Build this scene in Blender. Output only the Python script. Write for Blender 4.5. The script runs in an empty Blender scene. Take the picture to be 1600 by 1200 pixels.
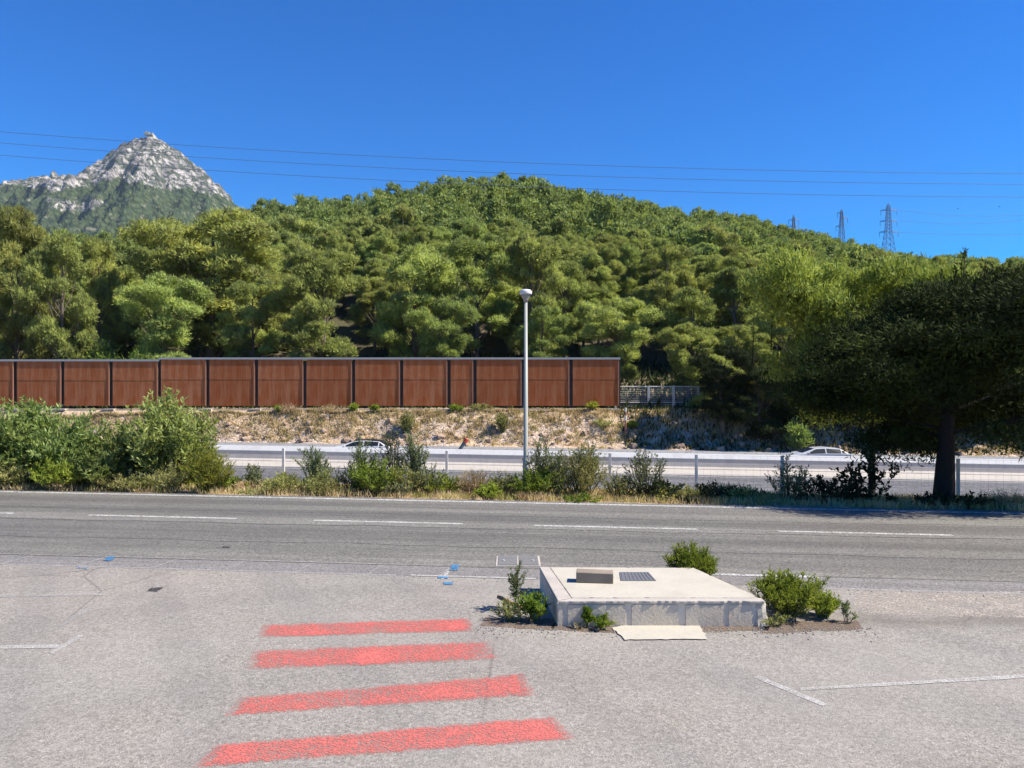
import bpy, bmesh, math, random
import numpy as np
from mathutils import Vector, noise

# ------------------------------------------------------------------ scene, camera, light
S = bpy.context.scene
C = S.collection
F = 1200.0                 # focal length in photo pixels (photo is 1600 wide)
EYE = 2.65                 # eye height over the car park
HOR = 600.0
cam_d = bpy.data.cameras.new('camera'); cam = bpy.data.objects.new('camera', cam_d); C.objects.link(cam)
cam.location = (0, 0, EYE); cam.rotation_euler = (math.radians(90), 0, 0)
cam_d.sensor_width = 36.0; cam_d.lens = 27.0; cam_d.clip_start = 0.1; cam_d.clip_end = 20000
S.camera = cam
SUN_EL = 47.0
SUN_AZ = -7.0              # degrees from +X towards +Y
w = bpy.data.worlds.new('World'); S.world = w; w.use_nodes = True
wn = w.node_tree; wn.nodes.clear()
sky = wn.nodes.new('ShaderNodeTexSky'); sky.sky_type = 'NISHITA'; sky.sun_disc = False
sky.sun_elevation = math.radians(SUN_EL); sky.sun_rotation = math.radians(90 - SUN_AZ)
sky.altitude = 100; sky.air_density = 1.0; sky.dust_density = 0.2; sky.ozone_density = 4.0
hs = wn.nodes.new('ShaderNodeHueSaturation'); hs.inputs['Saturation'].default_value = 1.82; hs.inputs['Value'].default_value = 1.0; hs.inputs['Hue'].default_value = .516
bg = wn.nodes.new('ShaderNodeBackground'); bg.inputs['Strength'].default_value = 0.088
wo = wn.nodes.new('ShaderNodeOutputWorld')
wn.links.new(sky.outputs[0], hs.inputs['Color']); wn.links.new(hs.outputs[0], bg.inputs[0]); wn.links.new(bg.outputs[0], wo.inputs[0])
sl = bpy.data.lights.new('sun', 'SUN'); sl.energy = 5.0; sl.angle = math.radians(0.53); sl.color = (1.0, 0.92, 0.79)
so = bpy.data.objects.new('sun', sl); C.objects.link(so)
_e, _a = math.radians(SUN_EL), math.radians(SUN_AZ)
tosun = Vector((math.cos(_e)*math.cos(_a), math.cos(_e)*math.sin(_a), math.sin(_e)))
so.rotation_euler = (-tosun).to_track_quat('-Z', 'Y').to_euler(); so.location = (60, -10, 60)
S.view_settings.view_transform = 'Standard'; S.view_settings.look = 'None'
S.view_settings.exposure = 1.0; S.view_settings.gamma = 1.0
S.render.engine = 'CYCLES'
S.cycles.max_bounces = 6; S.cycles.diffuse_bounces = 3; S.cycles.transparent_max_bounces = 8
S.cycles.volume_bounces = 0

def GP(px, py, z=0.0):
    """ground point seen at a photo pixel"""
    Y = (EYE - z)*F/(py - HOR)
    return ((px-800)/F*Y, Y)
def PX(px, Y): return (px-800)/F*Y
def PZ(py, Y): return EYE + (HOR-py)/F*Y

# ------------------------------------------------------------------ lines of the place
def edge_near(X): return 10.43 - .113*X      # car park / road
def edge_far(X): return 17.45 - .14*X        # road / verge
def zm(X): return -2.39 - .013*np.clip(X, -80, 80)   # motorway level
def mw_near(X): return 35.5 - .06*X
def mw_bar(X): return 47.5 - .06*X
def mw_far(X): return 61.2 - .07*X
RPX = np.array([-1600,-400,0,200,300,350,370,430,500,560,640,700,780,830,900,1000,1080,1180,1280,1380,1460,1560,1700,2100,3600.])
RTY = np.array([430,385,384,382,366,346,336,327,320,317,302,290,288,297,311,327,341,358,380,406,415,424,434,450,480.])
def ridge(X, Y):
    p = 800 + F*X/np.maximum(Y, 1)
    R = np.interp(p, [900, 1450], [240., 380.])
    y = np.interp(p, RPX, RTY) + 7.0/R*F
    return R, EYE + (HOR-y)/F*R
def sstep(t): t = np.clip(t, 0, 1); return t*t*(3-2*t)
def ground_z(X, Y):
    X = np.asarray(X, float); Y = np.asarray(Y, float)
    m = zm(X) - .05
    ef = edge_far(X); d = Y - ef
    z = np.where(d < 0, -.06, -.05 - .05*np.clip(d, 0, 2.2))
    k = sstep((d-2.0)/10.0)
    z = z*(1-k) + m*k
    yf = np.minimum(mw_far(X), 64.5); top = 65.7
    b = sstep((Y - yf)/(top - yf))
    ripple = .22*np.sin(X*1.3+Y)*np.sin(X*.51+1.0) * np.sin(np.clip((Y-yf)/(top-yf), 0, 1)*np.pi)
    z = np.where(Y > yf, m*(1-b) + .42*b + ripple, z)
    R, zr = ridge(X, Y)
    s = np.clip((Y-78)/(R-78), 0, 1)
    zh = .42 + .03*np.clip(Y-66, 0, 12) + (zr-.8)*np.power(s, .82)
    fall = np.clip((Y-R)/260, 0, 1)
    zh = zh*(1-sstep(fall)) + 0*fall
    hump = np.sin(X*.05+1)*np.sin(Y*.043)*1.6*np.clip((Y-85)/60, 0, 1)*np.clip((R-Y)/40, 0, 1)
    z = np.where(Y > 66, zh + hump, z)
    return z

# ------------------------------------------------------------------ helpers
def tag(o, label=None, cat=None, group=None, kind=None):
    if label: o['label'] = label
    if cat: o['category'] = cat
    if group: o['group'] = group
    if kind: o['kind'] = kind
    return o
def empty(name, loc=(0,0,0), rz=0.0, sc=1.0):
    o = bpy.data.objects.new(name, None); C.objects.link(o); o.location = loc; o.rotation_euler = (0,0,rz)
    o.scale = (sc,)*3 if not isinstance(sc, tuple) else sc
    o.empty_display_size = .2
    return o
class MB:
    def __init__(s): s.v = []; s.f = []; s.n = 0
    def add(s, v, f):
        v = [tuple(map(float, p)) for p in v]
        s.v += v; s.f += [tuple(i+s.n for i in q) for q in f]; s.n += len(v); return s
    def box(s, c, d, rz=0, rx=0):
        hx, hy, hz = d[0]/2, d[1]/2, d[2]/2; P = []
        for x,y,z in [(-hx,-hy,-hz),(hx,-hy,-hz),(hx,hy,-hz),(-hx,hy,-hz),(-hx,-hy,hz),(hx,-hy,hz),(hx,hy,hz),(-hx,hy,hz)]:
            y, z = y*math.cos(rx)-z*math.sin(rx), y*math.sin(rx)+z*math.cos(rx)
            x, y = x*math.cos(rz)-y*math.sin(rz), x*math.sin(rz)+y*math.cos(rz)
            P.append((x+c[0], y+c[1], z+c[2]))
        return s.add(P, [(3,2,1,0),(4,5,6,7),(0,1,5,4),(1,2,6,5),(2,3,7,6),(3,0,4,7)])
    def tube(s, pts, rad, n=6, cap=True):
        pts = [Vector(p) for p in pts]
        if not hasattr(rad, '__len__'): rad = [rad]*len(pts)
        V = []; Fc = []
        for i, p in enumerate(pts):
            t = (pts[min(i+1, len(pts)-1)] - pts[max(i-1, 0)])
            t = t.normalized() if t.length > 1e-9 else Vector((0,0,1))
            a = t.cross(Vector((0,1,0)) if abs(t.y) < .9 else Vector((1,0,0))).normalized(); b = t.cross(a)
            for k in range(n):
                q = 2*math.pi*k/n
                V.append(p + (a*math.cos(q)+b*math.sin(q))*rad[i])
        for i in range(len(pts)-1):
            for k in range(n):
                k2 = (k+1) % n
                Fc.append((i*n+k, i*n+k2, (i+1)*n+k2, (i+1)*n+k))
        if cap: Fc += [tuple(range(n))[::-1], tuple((len(pts)-1)*n+k for k in range(n))]
        return s.add(V, Fc)
    def lathe(s, prof, n=20, c=(0,0,0)):
        V = []; Fc = []
        for r, z in prof:
            for k in range(n):
                q = 2*math.pi*k/n; V.append((c[0]+r*math.cos(q), c[1]+r*math.sin(q), c[2]+z))
        for i in range(len(prof)-1):
            for k in range(n):
                k2 = (k+1) % n; Fc.append((i*n+k, i*n+k2, (i+1)*n+k2, (i+1)*n+k))
        Fc += [tuple(range(n))[::-1], tuple((len(prof)-1)*n+k for k in range(n))]
        return s.add(V, Fc)
    def prism(s, poly, z0, z1):
        n = len(poly)
        V = [(x,y,z0) for x,y in poly] + [(x,y,z1) for x,y in poly]
        Fc = [tuple(range(n))[::-1], tuple(range(n, 2*n))] + [(i, (i+1)%n, (i+1)%n+n, i+n) for i in range(n)]
        return s.add(V, Fc)
    def build(s, name, mat, parent=None, smooth=False, bevel=0, seg=2):
        me = bpy.data.meshes.new(name); me.from_pydata(s.v, [], s.f); me.update()
        o = bpy.data.objects.new(name, me); C.objects.link(o); me.materials.append(mat)
        if parent: o.parent = parent
        if smooth:
            for p in me.polygons: p.use_smooth = True
        if bevel:
            b = o.modifiers.new('bevel', 'BEVEL'); b.width = bevel; b.segments = seg; b.limit_method = 'ANGLE'
        return o
def np_mesh(name, V, FI, k):
    """V (n,3) floats, FI (m,k) ints"""
    me = bpy.data.meshes.new(name)
    me.vertices.add(len(V)); me.vertices.foreach_set('co', np.ascontiguousarray(V, np.float32).ravel())
    me.loops.add(FI.size); me.loops.foreach_set('vertex_index', np.ascontiguousarray(FI, np.int32).ravel())
    me.polygons.add(len(FI)); me.polygons.foreach_set('loop_start', np.arange(0, FI.size, k, dtype=np.int32))
    me.polygons.foreach_set('loop_total', np.full(len(FI), k, np.int32))
    me.update(calc_edges=True); return me
def link(name, me, mat, parent=None):
    o = bpy.data.objects.new(name, me); C.objects.link(o)
    if mat and not me.materials: me.materials.append(mat)
    if parent: o.parent = parent
    return o
def unit(v): return v/np.maximum(np.linalg.norm(v, axis=-1, keepdims=True), 1e-9)
def leaf_quads(rng, P, D, L, Wd, N=None):
    """diamond leaves: base P, direction D, length L, width Wd, facing N -> V, F(quads)"""
    n = len(P); L = np.broadcast_to(L, (n,))[:, None]; Wd = np.broadcast_to(Wd, (n,))[:, None]
    D = unit(D); Sd = unit(np.cross(D, unit(rng.normal(size=(n,3))) if N is None else N))
    nrm = np.cross(D, Sd)
    mid = P + D*L*.45 + nrm*L*.06
    V = np.stack([P, mid+Sd*Wd/2, P+D*L, mid-Sd*Wd/2], 1).reshape(-1, 3)
    return V, np.arange(4*n).reshape(n, 4)
def sheet(name, poly, z, mat, zf=None):
    me = bpy.data.meshes.new(name)
    V = [(x, y, (zf(x, y) if zf else 0) + z) for x, y in poly]
    me.from_pydata(V, [], [tuple(range(len(V)))]); me.update()
    if me.polygons[0].normal.z < 0: me.flip_normals()
    o = bpy.data.objects.new(name, me); C.objects.link(o); me.materials.append(mat); o['kind'] = 'structure'
    return o
def strip(name, xs, f0, f1, zfun, dz, mat, kind='structure', sub=1):
    V = []; Fc = []
    for x in xs:
        for k in range(sub+1):
            y = f0(x)*(1-k/sub) + f1(x)*k/sub
            V.append((x, y, float(zfun(x)) + dz))
    m = sub+1
    for i in range(len(xs)-1):
        for k in range(sub): Fc.append((i*m+k, (i+1)*m+k, (i+1)*m+k+1, i*m+k+1))
    me = bpy.data.meshes.new(name); me.from_pydata(V, [], Fc); me.update()
    o = bpy.data.objects.new(name, me); C.objects.link(o); me.materials.append(mat); o['kind'] = kind
    return o

# ------------------------------------------------------------------ materials
class NT:
    def __init__(s, name, rough=.8, spec=.3):
        s.m = bpy.data.materials.new(name); s.m.use_nodes = True; s.t = s.m.node_tree
        s.b = s.t.nodes['Principled BSDF']; s.o = s.t.nodes['Material Output']
        s.b.inputs['Roughness'].default_value = rough; s.b.inputs['Specular IOR Level'].default_value = spec
        s.gc = None
    def n(s, t, **kw):
        q = s.t.nodes.new(t)
        for k, v in kw.items(): setattr(q, k, v)
        return q
    def l(s, a, b): s.t.links.new(a, b)
    def pos(s):
        if not s.gc: s.gc = s.n('ShaderNodeNewGeometry').outputs['Position']
        return s.gc
    def objc(s): return s.n('ShaderNodeTexCoord').outputs['Object']
    def mp(s, src, scale=(1,1,1), rot=(0,0,0)):
        m = s.n('ShaderNodeMapping'); s.l(src, m.inputs[0]); m.inputs['Scale'].default_value = scale; m.inputs['Rotation'].default_value = rot
        return m.outputs[0]
    def noise(s, src, scale, det=3, rough=.55, dist=0):
        q = s.n('ShaderNodeTexNoise'); s.l(src, q.inputs['Vector']); q.inputs['Scale'].default_value = scale
        q.inputs['Detail'].default_value = det; q.inputs['Roughness'].default_value = rough; q.inputs['Distortion'].default_value = dist
        return q.outputs['Fac']
    def vor(s, src, scale, out='Color', feature='F1'):
        q = s.n('ShaderNodeTexVoronoi', feature=feature); s.l(src, q.inputs['Vector']); q.inputs['Scale'].default_value = scale
        return q.outputs[out]
    def ramp(s, src, stops, interp='LINEAR'):
        r = s.n('ShaderNodeValToRGB'); s.l(src, r.inputs[0]); r.color_ramp.interpolation = interp
        e = r.color_ramp.elements
        while len(e) < len(stops): e.new(.5)
        for q, (p, c) in zip(e, stops):
            q.position = p; q.color = (c, c, c, 1) if not hasattr(c, '__len__') else (*c, 1)
        return r.outputs[0]
    def mix(s, f, a, b, mode='MIX'):
        q = s.n('ShaderNodeMix', data_type='RGBA', blend_type=mode)
        for i, v in ((0, f), (6, a), (7, b)):
            if hasattr(v, 'is_output') or isinstance(v, bpy.types.NodeSocket): s.l(v, q.inputs[i])
            elif i == 0: q.inputs[0].default_value = v
            else: q.inputs[i].default_value = (*v, 1) if hasattr(v, '__len__') else (v, v, v, 1)
        return q.outputs[2]
    def math(s, op, a, b=0.0, clamp=False):
        q = s.n('ShaderNodeMath', operation=op, use_clamp=clamp)
        for i, v in ((0, a), (1, b)):
            if isinstance(v, bpy.types.NodeSocket): s.l(v, q.inputs[i])
            else: q.inputs[i].default_value = v
        return q.outputs[0]
    def col(s, c): 
        if isinstance(c, bpy.types.NodeSocket): s.l(c, s.b.inputs['Base Color'])
        else: s.b.inputs['Base Color'].default_value = (*c, 1)
        return s
    def bump(s, h, strength=.5, dist=.02):
        q = s.n('ShaderNodeBump'); q.inputs['Strength'].default_value = strength; q.inputs['Distance'].default_value = dist
        s.l(h, q.inputs['Height']); s.l(q.outputs[0], s.b.inputs['Normal']); return s
    def sep(s, v):
        q = s.n('ShaderNodeSeparateXYZ'); s.l(v, q.inputs[0]); return q.outputs

def m_simple(name, c, rough=.6, var=.15, scale=8, metallic=0, bump=0):
    t = NT(name, rough); p = t.objc(); nz = t.noise(p, scale, 4)
    t.col(t.mix(nz, tuple(x*(1-var) for x in c), tuple(min(1, x*(1+var)) for x in c)))
    t.b.inputs['Metallic'].default_value = metallic
    if bump: t.bump(nz, bump)
    return t.m

def m_parking():
    t = NT('parking_asphalt', .9, .2); p = t.pos()
    big = t.noise(p, .35, 5, .6); mid = t.noise(p, 2.2, 5, .65)
    warm = t.ramp(t.noise(p, .22, 3), [(.35, 0), (.65, 1)])
    base = t.mix(warm, (.335,.315,.275), (.36,.325,.28))
    base = t.mix(t.ramp(big, [(.3,0),(.7,1)]), t.mix(.22, base, (.18,.18,.185)), base)
    base = t.mix(t.ramp(mid, [(.3,0.0),(.75,.35)]), base, (.40,.38,.36))
    # aggregate
    ag = t.sep(t.vor(p, 95))[0]
    agc = t.ramp(ag, [(0,.55),(.12,.82),(.5,.98),(.88,1.1),(1,1.45)])
    ag2 = t.ramp(t.sep(t.vor(p, 38))[0], [(0,.80),(.5,1.0),(1,1.18)])
    c = t.mix(1, t.mix(1, base, agc, 'MULTIPLY'), ag2, 'MULTIPLY')
    # tyre tracks curving in from lower left, and dark seams
    wv = t.n('ShaderNodeTexWave', wave_type='BANDS', bands_direction='X'); t.l(t.mp(p, (1,1,1), (0,0,math.radians(-28))), wv.inputs['Vector'])
    wv.inputs['Scale'].default_value = .22; wv.inputs['Distortion'].default_value = 2.2; wv.inputs['Detail'].default_value = 3; wv.inputs['Detail Scale'].default_value = .6
    tr = t.ramp(wv.outputs['Fac'], [(.62,0),(.95,.15)])
    c = t.mix(tr, c, (.155,.155,.17))
    st = t.ramp(t.noise(p, .9, 6, .7), [(.60,0),(.78,.30)])
    c = t.mix(st, c, (.12,.105,.095))
    pk = t.ramp(t.noise(p, .7, 4, .6), [(.55,0),(.7,.25)])
    c = t.mix(pk, c, (.36,.30,.28))
    ck = t.ramp(t.vor(t.mix(.25, p, t.n('ShaderNodeTexNoise').outputs['Color'], 'ADD'), .33, 'Distance', 'DISTANCE_TO_EDGE'), [(0,.55),(.006,0)])
    ckm = t.math('MULTIPLY', ck, t.ramp(t.noise(p, .25, 2), [(.5,0),(.58,1)]))
    c = t.mix(ckm, c, (.10,.095,.09))
    c = t.mix(t.ramp(t.noise(p, .16, 5, .6), [(.48,0),(.62,.35)]), c, (.43,.41,.375))
    px_, py_, pz_ = t.sep(p)
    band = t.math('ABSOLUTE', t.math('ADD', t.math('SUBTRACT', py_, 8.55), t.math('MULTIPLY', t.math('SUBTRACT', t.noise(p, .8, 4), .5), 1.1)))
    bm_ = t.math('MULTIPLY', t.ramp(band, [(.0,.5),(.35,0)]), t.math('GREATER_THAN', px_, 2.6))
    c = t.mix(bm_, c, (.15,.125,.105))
    tc = t.n('ShaderNodeTexWave', wave_type='RINGS', rings_direction='Z'); t.l(t.mp(p, (1,1,0.001), (0,0,0)), tc.inputs['Vector']); tc.inputs['Scale'].default_value = .11; tc.inputs['Distortion'].default_value = 1.2; tc.inputs['Detail'].default_value = 4
    c = t.mix(t.ramp(tc.outputs['Fac'], [(.8,0),(1,.12)]), c, (.14,.135,.13))
    t.col(c); t.bump(t.vor(p, 95, 'Distance'), .4, .006)
    return t.m
def m_road(name, c0, c1, tracks=True, agg=45, ang=-7.0):
    t = NT(name, .75, .3); p = t.pos()
    rp = t.mp(p, (1,1,1), (0,0,math.radians(-ang)))
    st = t.noise(t.mp(rp, (.03,1.1,1)), 1.0, 5, .62)
    base = t.mix(t.ramp(st, [(.40,0),(.60,1)]), c0, c1)
    pat = t.noise(p, .6, 5, .65)
    base = t.mix(t.ramp(pat, [(.35,.22),(.65,0)]), base, tuple(x*.62 for x in c0))
    a = t.ramp(t.sep(t.vor(p, agg))[0], [(0,.62),(.5,1),(1,1.42)])
    c = t.mix(1, base, a, 'MULTIPLY')
    fine = t.ramp(t.noise(t.mp(rp, (.12,7,1)), 1.0, 3), [(.42,0),(.5,.18),(.58,0)])
    c = t.mix(fine, c, tuple(x*.6 for x in c0))
    t.col(c); t.bump(t.vor(p, agg, 'Distance'), .4, .006); return t.m
def m_paint(name, c, wear=.5, soft=.12, scale=5, agg=60):
    t = NT(name, .7, .3); p = t.pos()
    n1 = t.noise(p, scale, 6, .7); v = t.sep(t.vor(p, agg))[0]
    f = t.math('ADD', t.math('MULTIPLY', n1, .65), t.math('MULTIPLY', v, .35))
    f = t.ramp(f, [(wear-soft, 0), (wear+soft, 1)])
    t.col(t.mix(t.ramp(v, [(0,0),(1,1)]), tuple(x*.78 for x in c), c))
    tr = t.n('ShaderNodeBsdfTransparent'); ms = t.n('ShaderNodeMixShader')
    t.l(f, ms.inputs[0]); t.l(tr.outputs[0], ms.inputs[1]); t.l(t.b.outputs[0], ms.inputs[2]); t.l(ms.outputs[0], t.o.inputs[0])
    return t.m
def m_leaf(name, cols, trans=.35, scale=1.2, fine=9, rough=.85):
    """cols: dark, mid, bright ; variation over the crown and from tree to tree"""
    t = NT(name, rough, .10); p = t.objc()
    oi = t.n('ShaderNodeObjectInfo').outputs['Random']
    n1 = t.noise(p, scale, 3); n2 = t.noise(p, fine, 2)
    f = t.math('ADD', t.math('MULTIPLY', n1, .5), t.math('MULTIPLY', n2, .5))
    c = t.ramp(f, [(.33, cols[0]), (.5, cols[1]), (.66, cols[2])])
    hsv = t.n('ShaderNodeHueSaturation'); t.l(c, hsv.inputs['Color'])
    t.l(t.math('ADD', t.math('MULTIPLY', oi, .035), .483), hsv.inputs['Hue'])
    t.l(t.math('ADD', t.math('MULTIPLY', t.math('FRACT', t.math('MULTIPLY', oi, 7.3)), .5), .78), hsv.inputs['Value'])
    t.col(hsv.outputs[0])
    tl = t.n('ShaderNodeBsdfTranslucent'); t.l(t.mix(1, hsv.outputs[0], (1.25,1.2,.55), 'MULTIPLY'), tl.inputs[0])
    ms = t.n('ShaderNodeMixShader'); ms.inputs[0].default_value = trans
    t.l(t.b.outputs[0], ms.inputs[1]); t.l(tl.outputs[0], ms.inputs[2]); t.l(ms.outputs[0], t.o.inputs[0])
    return t.m
def m_corten():
    t = NT('corten_steel', .85, .2); p = t.objc()
    s = t.noise(t.mp(p, (6,6,.35)), 1.0, 5, .65); b = t.noise(p, 1.1, 4)
    c = t.mix(t.ramp(s, [(.3,0),(.7,1)]), (.27,.10,.055), (.40,.16,.09))
    c = t.mix(t.ramp(b, [(.4,0),(.75,.5)]), c, (.46,.23,.15))
    dg = t.noise(t.mp(p, (2.2,2.2,.35), (0,math.radians(18),0)), 1.0, 3, .6)
    c = t.mix(t.ramp(dg, [(.48,0),(.66,.55)]), c, (.50,.27,.17))  # lighter diagonal streaks: grazing sunlight put into the rust colour
    c = t.mix(t.ramp(t.noise(p, .5, 5, .7), [(.55,0),(.7,.4)]), c, (.16,.055,.035))
    oi = t.n('ShaderNodeObjectInfo').outputs['Random']
    c = t.mix(t.math('MULTIPLY', oi, .35), c, (.22,.08,.045))
    t.col(c)
    x = t.sep(p)[0]
    wv = t.math('SINE', t.math('MULTIPLY', x, 42.0)); t.bump(wv, .10, .02); return t.m
def m_concrete(name, c, var=.2, stain=.3):
    t = NT(name, .85, .25); p = t.pos(); n3 = t.noise(p, .9, 6, .75)
    n1 = t.noise(p, 3, 6, .65); n2 = t.noise(p, 28, 3, .6)
    k = t.mix(t.ramp(n1, [(.3,0),(.7,1)]), tuple(x*(1-var) for x in c), tuple(min(.92,x*(1+var*.5)) for x in c))
    k = t.mix(t.ramp(n2, [(.55,0),(.75,stain)]), k, tuple(x*.55 for x in c))
    k = t.mix(t.ramp(n3, [(.5,0),(.62,.30),(.7,.1)]), k, tuple(x*.62 for x in c))
    t.col(k); t.bump(t.math('ADD', n2, n3), .4, .008); return t.m
def m_stone():
    t = NT('cut_stone', .85, .25); p = t.pos()
    n1 = t.noise(p, 2.2, 5, .6, .5); n2 = t.noise(p, 40, 4, .6)
    k = t.ramp(n1, [(.3,(.40,.36,.31)),(.5,(.46,.40,.32)),(.7,(.50,.42,.32))])
    k = t.mix(t.ramp(n2, [(.55,0),(.75,.35)]), k, (.17,.15,.13))
    ve = t.ramp(t.noise(t.mp(p, (1,1,1), (.3,.5,.2)), 7, 3, .5, 2.5), [(.49,0),(.51,.5),(.53,0)])
    t.col(t.mix(ve, k, (.30,.28,.26))); t.bump(n2, .5, .01); return t.m
def m_ground():
    t = NT('soil_and_rock', .95, .15); p = t.pos(); x, y, z = t.sep(p)
    n1 = t.noise(p, .8, 6, .65); n2 = t.noise(p, 6, 5, .7)
    soil = t.mix(t.ramp(n1, [(.35,0),(.65,1)]), (.42,.31,.20), (.56,.43,.29))
    soil = t.mix(t.ramp(n2, [(.45,0),(.75,.6)]), soil, (.26,.19,.13))
    v = t.vor(t.mp(p, (1,1,1.4)), 2.3, 'Distance', 'DISTANCE_TO_EDGE')
    rock = t.mix(t.ramp(v, [(.0,1),(.06,0)]), t.mix(n1, (.40,.31,.25), (.54,.44,.35)), (.07,.055,.045))
    bankm = t.math('MULTIPLY', t.math('GREATER_THAN', y, 55.0), t.math('LESS_THAN', y, 64.4))
    rm = t.math('MULTIPLY', bankm, t.ramp(t.noise(p, .45, 4), [(.46,0),(.56,1)]))
    c = t.mix(rm, soil, rock)
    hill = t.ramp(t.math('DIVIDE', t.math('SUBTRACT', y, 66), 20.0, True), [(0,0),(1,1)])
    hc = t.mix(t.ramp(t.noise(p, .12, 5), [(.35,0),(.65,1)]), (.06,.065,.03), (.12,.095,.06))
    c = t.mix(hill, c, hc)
    t.col(c); t.bump(t.math('ADD', n2, t.math('MULTIPLY', v, 1.5)), .6, .15); return t.m
def m_mountain():
    t = NT('limestone_mountain', .95, .1); p = t.pos()
    at = t.n('ShaderNodeAttribute', attribute_name='rock').outputs['Fac']
    nb = t.noise(p, .02, 6, .7)
    f = t.math('ADD', at, t.math('MULTIPLY', t.math('SUBTRACT', nb, .5), 2.6))
    rm = t.ramp(f, [(.46,0),(.54,1)])
    st = t.noise(t.mp(p, (1,1,.35)), .035, 6, .7)
    rock = t.ramp(st, [(.34,(.07,.07,.075)),(.45,(.24,.225,.22)),(.56,(.44,.41,.39)),(.70,(.68,.63,.59))])
    dots = t.ramp(t.noise(p, .06, 5, .65), [(.47,0),(.53,1)])
    rock = t.mix(t.math('MULTIPLY', dots, .85), rock, (.05,.07,.04))
    v = t.vor(p, .07, 'Distance')
    fo = t.ramp(v, [(0,(.095,.12,.05)),(.5,(.06,.085,.04)),(1,(.03,.045,.025))])
    sc = t.ramp(t.noise(p, .045, 4, .6), [(.60,0),(.66,.8)])
    fo = t.mix(sc, fo, (.24,.225,.17))
    t.col(t.mix(rm, fo, rock))
    t.bump(t.math('ADD', t.math('MULTIPLY', st, 2.0), t.math('MULTIPLY', v, -1.0)), 1.0, 9.0); return t.m

M = {}
M['parking'] = m_parking()
M['road'] = m_road('road_asphalt', (.148,.141,.128), (.245,.234,.208))
M['gutter'] = m_road('gutter_asphalt', (.24,.225,.21), (.30,.285,.265), agg=55)
M['mway'] = m_road('motorway_asphalt', (.15,.155,.165), (.19,.197,.207), agg=8)
M['mway'].node_tree.nodes['Principled BSDF'].inputs['Roughness'].default_value = 1.0; M['mway'].node_tree.nodes['Principled BSDF'].inputs['Specular IOR Level'].default_value = .05
M['mway_near'] = m_road('motorway_asphalt_dark', (.13,.128,.13), (.18,.175,.175), agg=8)
M['white_road'] = m_paint('white_road_paint', (.68,.67,.64), .45, .12, 3)
M['white_old'] = m_paint('old_white_paint', (.66,.64,.60), .44, .22, 4, 110)
M['white_faint'] = m_paint('faded_white_paint', (.56,.54,.51), .52, .20, 4, 110)
def m_red():
    t = NT('worn_red_paint', .8, .2); p = t.pos()
    n1 = t.noise(p, 2.6, 6, .7); v = t.sep(t.vor(p, 95))[0]; e = t.n('ShaderNodeAttribute', attribute_name='edge').outputs['Fac']
    n2 = t.noise(p, 14, 3, .6)
    n1 = t.math('ADD', t.math('MULTIPLY', n1, .55), t.math('MULTIPLY', t.noise(p, 1.1, 4, .6), .55))
    f = t.math('ADD', t.math('MULTIPLY', n1, .80), t.math('MULTIPLY', v, .28))
    f = t.math('ADD', t.math('ADD', f, t.math('MULTIPLY', e, .26)), t.math('MULTIPLY', n2, .22))
    f = t.ramp(f, [(.74,0),(.94,.60),(1.14,.95)])
    t.col(t.mix(v, (.56,.135,.115), (.68,.18,.155)))
    tr = t.n('ShaderNodeBsdfTransparent'); ms = t.n('ShaderNodeMixShader')
    t.l(f, ms.inputs[0]); t.l(tr.outputs[0], ms.inputs[1]); t.l(t.b.outputs[0], ms.inputs[2]); t.l(ms.outputs[0], t.o.inputs[0])
    return t.m
M['red'] = m_red()
M['blue'] = m_paint('blue_spray', (.08,.26,.48), .42, .06, 9)
M['soot'] = m_paint('dark_stain', (.05,.045,.045), .42, .08, 9)
M['tar'] = m_paint('tar_seam', (.10,.10,.10), .44, .10, 4)
M['corten'] = m_corten()
M['corten_sunlit'] = m_simple('corten_edge', (.32,.15,.09), .8, .2, 3)  # lighter rust tone with sunlight on the panel edges painted in
M['steel_dark'] = m_simple('dark_steel', (.035,.03,.03), .6)
M['cap'] = m_simple('galvanised_cap', (.42,.42,.41), .5, .12)
M['conc'] = m_concrete('grey_concrete', (.40,.385,.36))
M['conc_pale'] = m_concrete('pale_concrete', (.66,.61,.53), .10, .18)
M['conc_slab'] = m_concrete('cream_slab', (.66,.62,.53), .10, .22)
M['conc_grey'] = m_concrete('slab_edge', (.50,.455,.40), .15, .25)
M['mortar'] = m_concrete('mortar', (.56,.50,.42), .15, .25)
M['barrier'] = m_concrete('barrier_concrete', (.47,.43,.38), .08, .1)
M['barrier_top'] = m_concrete('barrier_coping', (.74,.74,.73), .06, .05)
M['stone'] = m_stone()
M['brick'] = m_concrete('block_brown', (.40,.33,.26), .2, .3)
M['ground'] = m_ground()
M['mount'] = m_mountain()
M['galv'] = m_simple('galvanised_post', (.62,.63,.63), .45, .1, 5)
M['galv_white'] = m_simple('white_post', (.72,.72,.70), .5, .08, 5)
M['wire'] = m_simple('fence_wire', (.62,.63,.62), .5)
M['lamp_white'] = m_simple('lamp_cap_white', (.78,.77,.74), .4, .06)
M['lamp_grey'] = m_simple('lamp_glass_grey', (.30,.28,.26), .35, .1)
M['pole'] = m_simple('lamp_post_paint', (.60,.62,.56), .45, .1, 3)
M['cable'] = m_simple('power_cable', (.10,.14,.26), .6)
M['pylon'] = m_simple('pylon_steel', (.14,.15,.19), .6)
M['car_white'] = m_simple('white_car_paint', (.72,.73,.74), .25, .02)
M['car_silver'] = m_simple('silver_car_paint', (.62,.64,.67), .25, .02)
M['car_glass'] = m_simple('car_glass', (.010,.014,.018), .35, .1); M['car_glass'].node_tree.nodes['Principled BSDF'].inputs['Specular IOR Level'].default_value = .25
M['rubber'] = m_simple('rubber', (.02,.02,.02), .8)
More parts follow.
